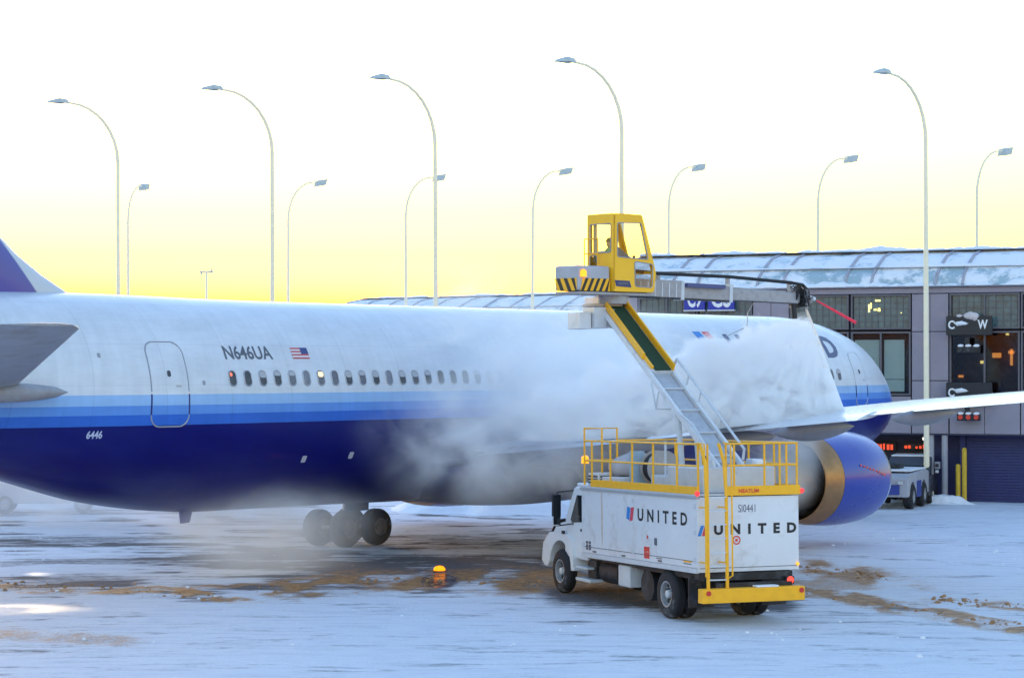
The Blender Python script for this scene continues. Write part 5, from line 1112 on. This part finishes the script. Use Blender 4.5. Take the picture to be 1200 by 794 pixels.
# ------------------------------------------------------------------ operator in the cabin
def person():
    MP = mtx(CP, CRZ) @ Matrix.Translation((.30, .50, .42)); t = empty('person', MP.to_translation(), CRZ)
    tag(t, 'seated operator in a green work jacket inside the raised yellow cabin', 'person')
    bm = bmesh.new(); sk = bm.verts.layers.skin.verify(); V = {}
    def v(n, co, r): V[n] = bm.verts.new(co); V[n][sk].radius = (r, r * .85)
    v('pel', (0, 0, .1), .15); v('sp', (-.03, 0, .34), .155); v('ch', (-.03, 0, .5), .165); v('nk', (-.01, 0, .62), .06); v('hd', (.02, 0, .70), .06)
    for s_, n in ((1, 'l'), (-1, 'r')):
        v('sh' + n, (-.02, s_ * .17, .54), .07); v('el' + n, (.10, s_ * .24, .30), .052); v('wr' + n, (.34, s_ * .16, .34), .036)
        v('hp' + n, (.06, s_ * .10, .08), .095); v('kn' + n, (.46, s_ * .12, .12), .068); v('an' + n, (.52, s_ * .12, -.26), .048); v('to' + n, (.64, s_ * .12, -.30), .04)
    for a, c in (('pel', 'sp'), ('sp', 'ch'), ('ch', 'nk'), ('nk', 'hd')): bm.edges.new((V[a], V[c]))
    for n in 'lr':
        for a, c in (('ch', 'sh'), ('pel', 'hp')): bm.edges.new((V[a], V[c + n]))
        for a, c in (('sh', 'el'), ('el', 'wr'), ('hp', 'kn'), ('kn', 'an'), ('an', 'to')): bm.edges.new((V[a + n], V[c + n]))
    V['pel'][sk].use_root = True
    me = bpy.data.meshes.new('body'); bm.to_mesh(me); bm.free()
    me.materials.append(mat('green work jacket', (.10, .34, .16), .8, var=.12, vs=8)); o = bpy.data.objects.new('body', me); COL.objects.link(o); o.parent = t
    o.modifiers.new('skin', 'SKIN').use_smooth_shade = True; sb = o.modifiers.new('sub', 'SUBSURF'); sb.levels = 1; sb.render_levels = 2
    SK = mat('skin', (.45, .27, .19), .55, var=.05)
    rr = []
    for k in range(11):
        ph = math.pi * k / 10 - math.pi / 2; z = .80 + .125 * math.sin(ph); r = math.cos(ph)
        ring = []
        for j in range(16):
            a = 2 * math.pi * j / 16; x = .095 * r * math.cos(a) + .02; y = .075 * r * math.sin(a)
            if math.cos(a) > .9 and -.5 < math.sin(ph) < .1: x += .022
            if math.sin(ph) < -.3 and math.cos(a) > 0: x += .008
            ring.append((x + .02, y, z))
        rr.append(ring)
    hd = MB().loft(rr).build('head', SK, t, smooth=True, angle=80)
    MB().loft([[(.02 + .104 * math.cos(math.pi / 2 * k / 5) * math.cos(a) * 1.0 + .015, .086 * math.cos(math.pi / 2 * k / 5) * math.sin(a), .825 + .12 * math.sin(math.pi / 2 * k / 5)) for a in [2 * math.pi * j / 16 for j in range(16)]] for k in range(5)]).build('knit_cap', M_black, hd, smooth=True)
    for s_ in (1, -1):
        MB().lathe([(-.012, .02), (.012, .02)], (.04, s_ * .08, .79), 'y', 8).build('ear', SK, hd); MB().lathe([(-.004, .004), (.004, .011)], (.127, s_ * .03, .81), 'x', 8).build('eye', M_black, hd)
        hb = bmesh.new(); sk = hb.verts.layers.skin.verify()
        def hv(co, r): q = hb.verts.new(co); q[sk].radius = (r, r * .8); return q
        p0 = hv((.34, s_ * .16, .34), .028); p1 = hv((.39, s_ * .155, .345), .034); hb.edges.new((p0, p1)); p0[sk].use_root = True
        for f, (dy, ln) in enumerate(((.028, .075), (.01, .085), (-.008, .08), (-.026, .062))):
            a = hv((.43, s_ * .155 + dy, .345), .010); c = hv((.43 + ln * .5, s_ * .155 + dy, .33), .009); d = hv((.43 + ln * .62, s_ * .155 + dy, .295), .008); hb.edges.new((p1, a)); hb.edges.new((a, c)); hb.edges.new((c, d))
        a = hv((.385, s_ * .155 - s_ * .045, .335), .011); c = hv((.42, s_ * .155 - s_ * .055, .31), .009); hb.edges.new((p1, a)); hb.edges.new((a, c))
        hm = bpy.data.meshes.new('hand'); hb.to_mesh(hm); hb.free(); hm.materials.append(M_black); ho = bpy.data.objects.new('gloved_hand', hm); COL.objects.link(ho); ho.parent = t
        ho.modifiers.new('skin', 'SKIN').use_smooth_shade = True; ho.modifiers.new('sub', 'SUBSURF').levels = 1
person()

# ------------------------------------------------------------------ other ground equipment
def tractor():
    o0 = Vector((15.35, 93.6, 0)); rz = math.radians(248); t = empty('tow_tractor', o0, rz); tag(t, 'low white and blue tow tractor with big dark wheels beside the engine', 'tractor')
    Mw = mat('dull white tractor paint', (.42, .43, .48), .5, var=.1); Mb = mat('blue tractor panel', (.04, .07, .32), .45, var=.1)
    arch_ = lambda cx: [(cx + .58 * math.cos(math.radians(a)), .5 + .58 * math.sin(math.radians(a))) for a in range(175, 4, -17)]
    MB().prism([(-1.9, .5)] + arch_(-1.05) + arch_(1.05) + [(1.9, .5), (1.95, 1.25), (1.5, 1.42), (-1.5, 1.5), (-1.95, 1.4)], -1.05, 1.05).build('body', Mw, t, bevel=.04)
    for s_ in (1, -1): MB().box(-.42, .42, s_ * 1.06 - .012, s_ * 1.06 + .012, .45, 1.1).build('side_panel', Mb, t, bevel=.01)
    MB().box(1.955, 1.97, -.7, .7, .6, 1.0).build('front_panel', Mb, t); MB().box(-1.6, 1.4, -1.0, 1.0, 1.49, 1.56).build('deck_snow', M_snow, t, bevel=.04)
    MB().box(-.5, .5, -.55, .35, 1.5, 1.75).build('seat', M_black, t, bevel=.05); MB().tube([(.55, 0, 1.4), (.75, 0, 1.85)], .03, 8).build('steering_column', M_black, t)
    MB().box(1.96, 2.02, -.85, -.65, 1.02, 1.14).box(1.96, 2.02, .65, .85, 1.02, 1.14).build('headlamp', M_lgrey, t)
    a, c = wheel_geo(.5, .38, .26); w1 = a.build('tyre', M_navyrubber, t, smooth=True, loc=(-1.05, .9, .5)); r1 = c.build('rim', M_rim, w1, smooth=True)
    for x, y in ((1.05, .9), (-1.05, -.9), (1.05, -.9)): q = share(w1, t, (x, y, .5)); share(r1, q)
tractor()
def van(loc, rz, name, lab, cat, col, L_=4.6, H=1.9, tail=.9, dual=False):
    t = empty(name, loc, rz); tag(t, lab, cat); Mv = mat(name + ' paint', col, .4, coat=.2, var=.08); ra = .36
    def arch_(cx): return [(cx + .44 * math.cos(math.radians(a)), .36 + .44 * math.sin(math.radians(a))) for a in range(175, 4, -17)]
    f, r = L_ / 2 - .85, -L_ / 2 + .95
    MB().prism([(-L_ / 2, .38)] + arch_(r) + arch_(f) + [(L_ / 2, .38), (L_ / 2, .85), (L_ / 2 - .1, 1.0), (L_ / 2 - 1.0, 1.15), (L_ / 2 - 1.05, 1.16), (-L_ / 2, 1.16)], -.95, .95).build('body', Mv, t, bevel=.05)
    cabx0 = -L_ / 2 + .02 if tail > .8 else L_ / 2 - 2.7
    MB().prism([(cabx0, 1.16), (cabx0 + .08, H - .05), (cabx0 + .2, H), (L_ / 2 - 1.75, H), (L_ / 2 - 1.02, 1.16)], -.86, .86).build('cab', Mv, t, bevel=.06)
    for s_ in (1, -1):
        MB().prism([(cabx0 + .25, 1.22), (cabx0 + .3, H - .12), (L_ / 2 - 1.82, H - .12), (L_ / 2 - 1.2, 1.22)], s_ * .862 - .008, s_ * .862 + .008).build('side_window', M_glassdark, t)
        MB().box(L_ / 2 - .02, L_ / 2 + .02, s_ * .75 - .12, s_ * .75 + .12, .7, .85).build('headlamp', M_lgrey, t)
        MB().box(-L_ / 2 - .02, -L_ / 2 + .02, s_ * .85 - .06, s_ * .85 + .06, .75, 1.0).build('tail_lamp', M_red, t)
    MB().add([(L_ / 2 - 1.74, -.75, H - .06), (L_ / 2 - 1.74, .75, H - .06), (L_ / 2 - 1.02, .8, 1.22), (L_ / 2 - 1.02, -.8, 1.22)], [(0, 1, 2, 3)]).build('windscreen', M_glassdark, t)
    MB().box(-L_ / 2 - .08, -L_ / 2, -.9, .9, .4, .55).build('bumper', M_black, t); MB().box(L_ / 2, L_ / 2 + .08, -.9, .9, .4, .55).build('bumper', M_black, t)
    a, c = wheel_geo(ra, .26, .2); w1 = a.build('tyre', M_navyrubber, t, smooth=True, loc=(f, .85, ra)); r1 = c.build('rim', M_rim, w1, smooth=True)
    for x, y in ((f, -.85), (r, .85), (r, -.85)) + (((r + .85, .85), (r + .85, -.85)) if dual else ()): q = share(w1, t, (x, y, ra)); share(r1, q)
    sn = MB().box(cabx0 + .25, L_ / 2 - 1.85, -.8, .8, H + .001, H + .06).build('roof_snow', M_snow, t, bevel=.03); sn['kind'] = 'stuff'
    return t
van(Vector((16.75, 97.4, 0)), math.radians(255), 'parked_van', 'small dark van parked under the terminal behind the tow tractor', 'van', (.05, .055, .075))
st_ = van(Vector((-18.6, 90.2, 0)), math.radians(8), 'service_truck', 'pale utility truck half hidden under the aircraft tail', 'truck', (.40, .42, .47), 5.6, 1.95, .5, True)
MB().box(-2.7, -.2, -.9, .9, 1.18, 1.5).build('load_box', M_lgrey, st_, bevel=.03)
def dolly():
    p = G(576, 592.5); t = empty('baggage_dolly', (p.x, p.y, 0), math.radians(-6)); tag(t, 'small flat dolly with a reddish brown crate beyond the main gear', 'baggage dolly')
    MB().box(-.75, .75, -.5, .5, .34, .44).build('platform', M_grey, t, bevel=.01)
    for x in (-.62, .6):
        for y in (-.4, .4):
            a, c = wheel_geo(.17, .1, .08); w1 = a.build('wheel', M_navyrubber, t, smooth=True, loc=(x, y, .17)); MB().box(-.03, .03, -.07, .07, .02, .2).build('fork', M_grey, w1)
    MB().tube([(.75, 0, .38), (1.5, 0, .62), (2.2, 0, .95)], .035, 8).build('drawbar', M_grey, t, smooth=True)
    o = MB().box(-.48, .30, -.42, .42, 0, .62).build('crate', mat('reddish brown crate', (.22, .08, .06), .7, var=.3, vs=9), None, bevel=.03, loc=(p.x - .1, p.y, .442)); tag(o, 'reddish brown crate riding on the small dolly', 'crate')
    MB().box(-.50, .32, -.44, .44, .62, .68).build('lid', mat('dull crate lid', (.16, .08, .08), .7, var=.2), o)
dolly()
def barrier():
    a, c = P(598, 578, 97), P(676, 578, 95.5); d = c - a; t = empty('yellow_barrier', (a.x, a.y, 0), math.atan2(d.y, d.x)); Lb = d.xy.length; tag(t, 'low yellow barrier beam with dark letters, left of the truck cab', 'barrier')
    z0, z1 = .26, .62
    MB().box(0, Lb, -.08, .08, z0, z1).build('beam', mat('orange yellow beam', (.75, .38, .02), .5, var=.15, vs=4), t, bevel=.02)
    for x in (.2, Lb / 2, Lb - .2): MB().box(x - .06, x + .06, -.3, .3, 0, .05).box(x - .04, x + .04, -.05, .05, .05, z0).build('foot', M_black, t)
    vs, fs = text_fit('ACE', .36, .22, .02); MB().add([(Lb * .33 + x, -.085, z0 + .07 + z) for x, z in vs], fs).build('lettering', M_blacktext, t)
    vs, fs = text_fit('NE', .34, .22, .02); MB().add([(Lb * .72 + x, -.085, z0 + .07 + z) for x, z in vs], fs).build('lettering', M_blacktext, t)
barrier()
p = G(515, 670); t = empty('amber_marker_light', p, 0); tag(t, 'low glowing amber light standing on the damp brown apron', 'marker light')
MB().lathe([(0, .2), (.03, .19), (.05, .15)], (0, 0, 0), 'z', 20).build('base', M_black, t, smooth=True); MB().lathe([(.05, .16), (.10, .16), (.16, .11), (.18, .03)], (0, 0, 0), 'z', 18).build('lens', mat('glowing amber lens', (.2, .05, .0), .3, var=0, emit=(1, .26, .0), es=.075), t, smooth=True)

# ------------------------------------------------------------------ de-icing fluid, spray and steam
N0 = MT @ aq(al + .34, 0, -.34); W0 = Vector((8.52, 61.6, 4.60))
def jet():
    b = MB(); pts = []; rs = []
    for k in range(13): u = k / 12; q = N0.lerp(W0, u); q.x += .07 * math.sin(math.pi * u); q.y -= .25 * math.sin(math.pi * u); pts.append(q - N0); rs.append(.03 + .07 * u)
    m = bpy.data.materials.new('orange de-icing fluid'); m.use_nodes = True; nt = m.node_tree; pb = nt.nodes['Principled BSDF']; pb.inputs['Base Color'].default_value = (1.0, .84, .68, 1); pb.inputs['Roughness'].default_value = .5; pb.inputs['Alpha'].default_value = .55
    o = b.tube(pts, rs, 10).build('fluid_jet', m, None, smooth=True, loc=N0); tag(o, 'pale orange stream of de-icing fluid falling onto the wing', 'fluid jet', kind='stuff')
jet()
def vol_mat(name, dens, col=(.985, .99, .9985), aniso=.25, nscale=(.55, .55, .55), lo=.42, hi=.66, det=4, base=.0, mode='ball', p=1.0, dirx=None, warp=.0, step=.35):
    m = bpy.data.materials.new(name); m.use_nodes = True; nt = m.node_tree; nt.nodes.clear(); L = nt.links.new
    o = nt.nodes.new('ShaderNodeOutputMaterial'); v = nt.nodes.new('ShaderNodeVolumePrincipled'); L(v.outputs[0], o.inputs['Volume'])
    v.inputs['Color'].default_value = (*col, 1); v.inputs['Anisotropy'].default_value = aniso
    tc = nt.nodes.new('ShaderNodeTexCoord'); geo = nt.nodes.new('ShaderNodeNewGeometry')
    mp = nt.nodes.new('ShaderNodeMapping'); mp.inputs['Scale'].default_value = nscale; mp.inputs['Rotation'].default_value = (0, .35, -.89); L(geo.outputs['Position'], mp.inputs[0])
    n = nt.nodes.new('ShaderNodeTexNoise'); n.inputs['Scale'].default_value = 1; n.inputs['Detail'].default_value = det; n.inputs['Roughness'].default_value = .6; n.inputs['Distortion'].default_value = warp; L(mp.outputs[0], n.inputs['Vector'])
    r = nt.nodes.new('ShaderNodeMapRange'); r.interpolation_type = 'SMOOTHSTEP'; r.inputs[1].default_value = lo; r.inputs[2].default_value = hi; r.inputs[3].default_value = base; r.inputs[4].default_value = 1; L(n.outputs['Fac'], r.inputs[0])
    def M(op, a, c=None):
        q = nt.nodes.new('ShaderNodeMath'); q.operation = op
        for i, x in enumerate((a, c)):
            if x is None: continue
            if isinstance(x, (int, float)): q.inputs[i].default_value = x
            else: L(x, q.inputs[i])
        return q.outputs[0]
    if mode == 'ball':
        ln = nt.nodes.new('ShaderNodeVectorMath'); ln.operation = 'LENGTH'; L(tc.outputs['Object'], ln.inputs[0])
        fr = nt.nodes.new('ShaderNodeMapRange'); fr.interpolation_type = 'SMOOTHERSTEP'; fr.inputs[1].default_value = 1.0; fr.inputs[2].default_value = .15; L(ln.outputs['Value'], fr.inputs[0]); f = fr.outputs[0]
        if p != 1: f = M('POWER', f, p)
    else:
        sp = nt.nodes.new('ShaderNodeSeparateXYZ'); L(tc.outputs['Object'], sp.inputs[0])
        a = nt.nodes.new('ShaderNodeMapRange'); a.interpolation_type = 'SMOOTHSTEP'; a.inputs[1].default_value = dirx[0]; a.inputs[2].default_value = dirx[1]; L(sp.outputs['X'], a.inputs[0])
        hw = M('MULTIPLY_ADD', M('ABSOLUTE', sp.outputs['Z']), .46); hw.node.inputs[2].default_value = .14
        c = nt.nodes.new('ShaderNodeMapRange'); c.interpolation_type = 'SMOOTHSTEP'; c.inputs[1].default_value = 1.0; c.inputs[2].default_value = .55; L(M('DIVIDE', M('ABSOLUTE', sp.outputs['Y']), hw), c.inputs[0])
        dd = M('SUBTRACT', M('MULTIPLY', sp.outputs['X'], .27), sp.outputs['Z'])
        wn = nt.nodes.new('ShaderNodeTexNoise'); wn.inputs['Scale'].default_value = 1.5; wn.inputs['Detail'].default_value = 5; wn.inputs['Roughness'].default_value = .65; L(geo.outputs['Position'], wn.inputs['Vector'])
        d2 = M('ADD', dd, M('MULTIPLY', M('SUBTRACT', wn.outputs['Fac'], .5), M('MULTIPLY', M('MINIMUM', M('ABSOLUTE', sp.outputs['X']), 2.0), 1.5)))
        t_ = nt.nodes.new('ShaderNodeMapRange'); t_.interpolation_type = 'SMOOTHSTEP'; t_.inputs[1].default_value = -.02; t_.inputs[2].default_value = .55; L(d2, t_.inputs[0])
        f = M('MULTIPLY', M('MULTIPLY', a.outputs[0], c.outputs[0]), t_.outputs[0])
        ang = M('ARCTAN2', sp.outputs['Z'], M('SUBTRACT', sp.outputs['X'], .3)); rad = M('SQRT', M('ADD', M('POWER', M('ABSOLUTE', sp.outputs['X']), 2.0), M('POWER', M('ABSOLUTE', sp.outputs['Z']), 2.0)))
        cb_ = nt.nodes.new('ShaderNodeCombineXYZ'); L(M('MULTIPLY', ang, 9.0), cb_.inputs[0]); L(M('MULTIPLY', rad, .55), cb_.inputs[1]); L(M('MULTIPLY', sp.outputs['Y'], 1.0), cb_.inputs[2])
        fn = nt.nodes.new('ShaderNodeTexNoise'); fn.inputs['Scale'].default_value = 1.0; fn.inputs['Detail'].default_value = 6; fn.inputs['Roughness'].default_value = .65; fn.inputs['Distortion'].default_value = .5; L(cb_.outputs[0], fn.inputs['Vector'])
        fr_ = nt.nodes.new('ShaderNodeMapRange'); fr_.interpolation_type = 'SMOOTHSTEP'; fr_.inputs[1].default_value = .32; fr_.inputs[2].default_value = .66; fr_.inputs[3].default_value = .22; fr_.inputs[4].default_value = 1.5; L(fn.outputs['Fac'], fr_.inputs[0])
        f = M('MULTIPLY', f, fr_.outputs[0])
    m.cycles.volume_step_rate = step
    L(M('MULTIPLY', M('MULTIPLY', f, r.outputs[0]), dens), v.inputs['Density']); return m
def puff(name, s, L, z, a, b_, c, lab, m, tilt=0., cat='steam'):
    pos = Matrix.Translation(AP) @ Matrix.Rotation(ARZ, 4, 'Z') @ Vector((-(38 - s), -L, z))
    bm = bmesh.new(); bmesh.ops.create_icosphere(bm, subdivisions=3, radius=1); me = bpy.data.meshes.new(name); bm.to_mesh(me); bm.free(); me.materials.append(m)
    o = bpy.data.objects.new(name, me); COL.objects.link(o); o.location = pos; o.scale = (a, b_, c); o.rotation_euler = Euler((0, tilt, ARZ)); tag(o, lab, cat, kind='stuff'); return o
puff('steam_cloud', 11.6, 5.4, 5.1, 6.4, 2.5, 3.2, 'thick white steam cloud rolling off the wing root', vol_mat('thick steam', 2.0, step=.2, aniso=-.25, nscale=(.55, .55, .8), lo=.41, hi=.62, base=.06, warp=.6, det=7))
puff('steam_cloud', 7.6, 6.0, 3.8, 7.2, 2.6, 2.7, 'thinner steam drifting along the navy belly', vol_mat('drifting steam', 1.0, step=.25, aniso=-.3, det=7, nscale=(.55, .55, .75), lo=.42, hi=.68, base=.06, warp=.5))
puff('steam_cloud', 9.0, 4.4, 6.2, 6.6, 1.9, 2.2, 'faint wisps of steam over the cabin windows', vol_mat('wispy steam', .85, step=.25, aniso=-.3, det=7, nscale=(.5, .7, 1.1), lo=.46, hi=.7, base=.04, warp=.8), tilt=.35)
puff('ground_mist', 2.5, 1.2, 1.2, 4.2, 3.6, 1.9, 'low pale mist over the apron beside the main gear', vol_mat('ground mist', .75, aniso=-.3, nscale=(.35, .35, .6), lo=.35, hi=.7, base=.2))
puff('engine_steam', 15.7, 9.5, 2.9, 2.1, 1.3, 2.0, 'steam curling round the engine exhaust', vol_mat('engine steam', 1.5, nscale=(.7, .7, .7), lo=.36, hi=.66, base=.1, warp=.4))
def curtain():
    # a wedge of spray hung from the nozzle: sharp on the nozzle side, blown away to the left, deeper towards the wing
    prof = [(.03, .02), (1.0, -2.66), (.95, -2.80), (-1.2, -3.0), (-4.0, -3.35), (-7.5, -3.5), (-8.6, -2.4), (-7.6, -1.2), (-5.0, -.7), (-2.6, -.15), (-1.2, .1)]
    b = MB(); n = len(prof); hw = [.14 + .46 * abs(z) for _, z in prof]
    b.add([(x, -h, z) for (x, z), h in zip(prof, hw)] + [(x, h, z) for (x, z), h in zip(prof, hw)], [tuple(range(n))[::-1], tuple(range(n, 2 * n))] + [(i, (i + 1) % n, (i + 1) % n + n, i + n) for i in range(n)])
    o = b.build('spray_curtain', vol_mat('dense spray', 15.0, step=.12, aniso=-.3, nscale=(1.5, 1.5, 2.4), lo=.40, hi=.62, base=.12, mode='slab', dirx=(-8.4, -2.2), det=8, warp=.7), None, loc=N0)
    o.rotation_euler = (0, 0, -.13); tag(o, 'dense white curtain of spray blown off the nozzle over the wing', 'spray', kind='stuff')
curtain()
pm = bpy.data.objects.new('ground_mist', bpy.data.objects['ground_mist'].data); COL.objects.link(pm); pm.location = (-17.5, 84, 1.0); pm.scale = (9, 3.5, 2.2); tag(pm, 'thin mist over the snow below the tail at far left', 'steam', kind='stuff')
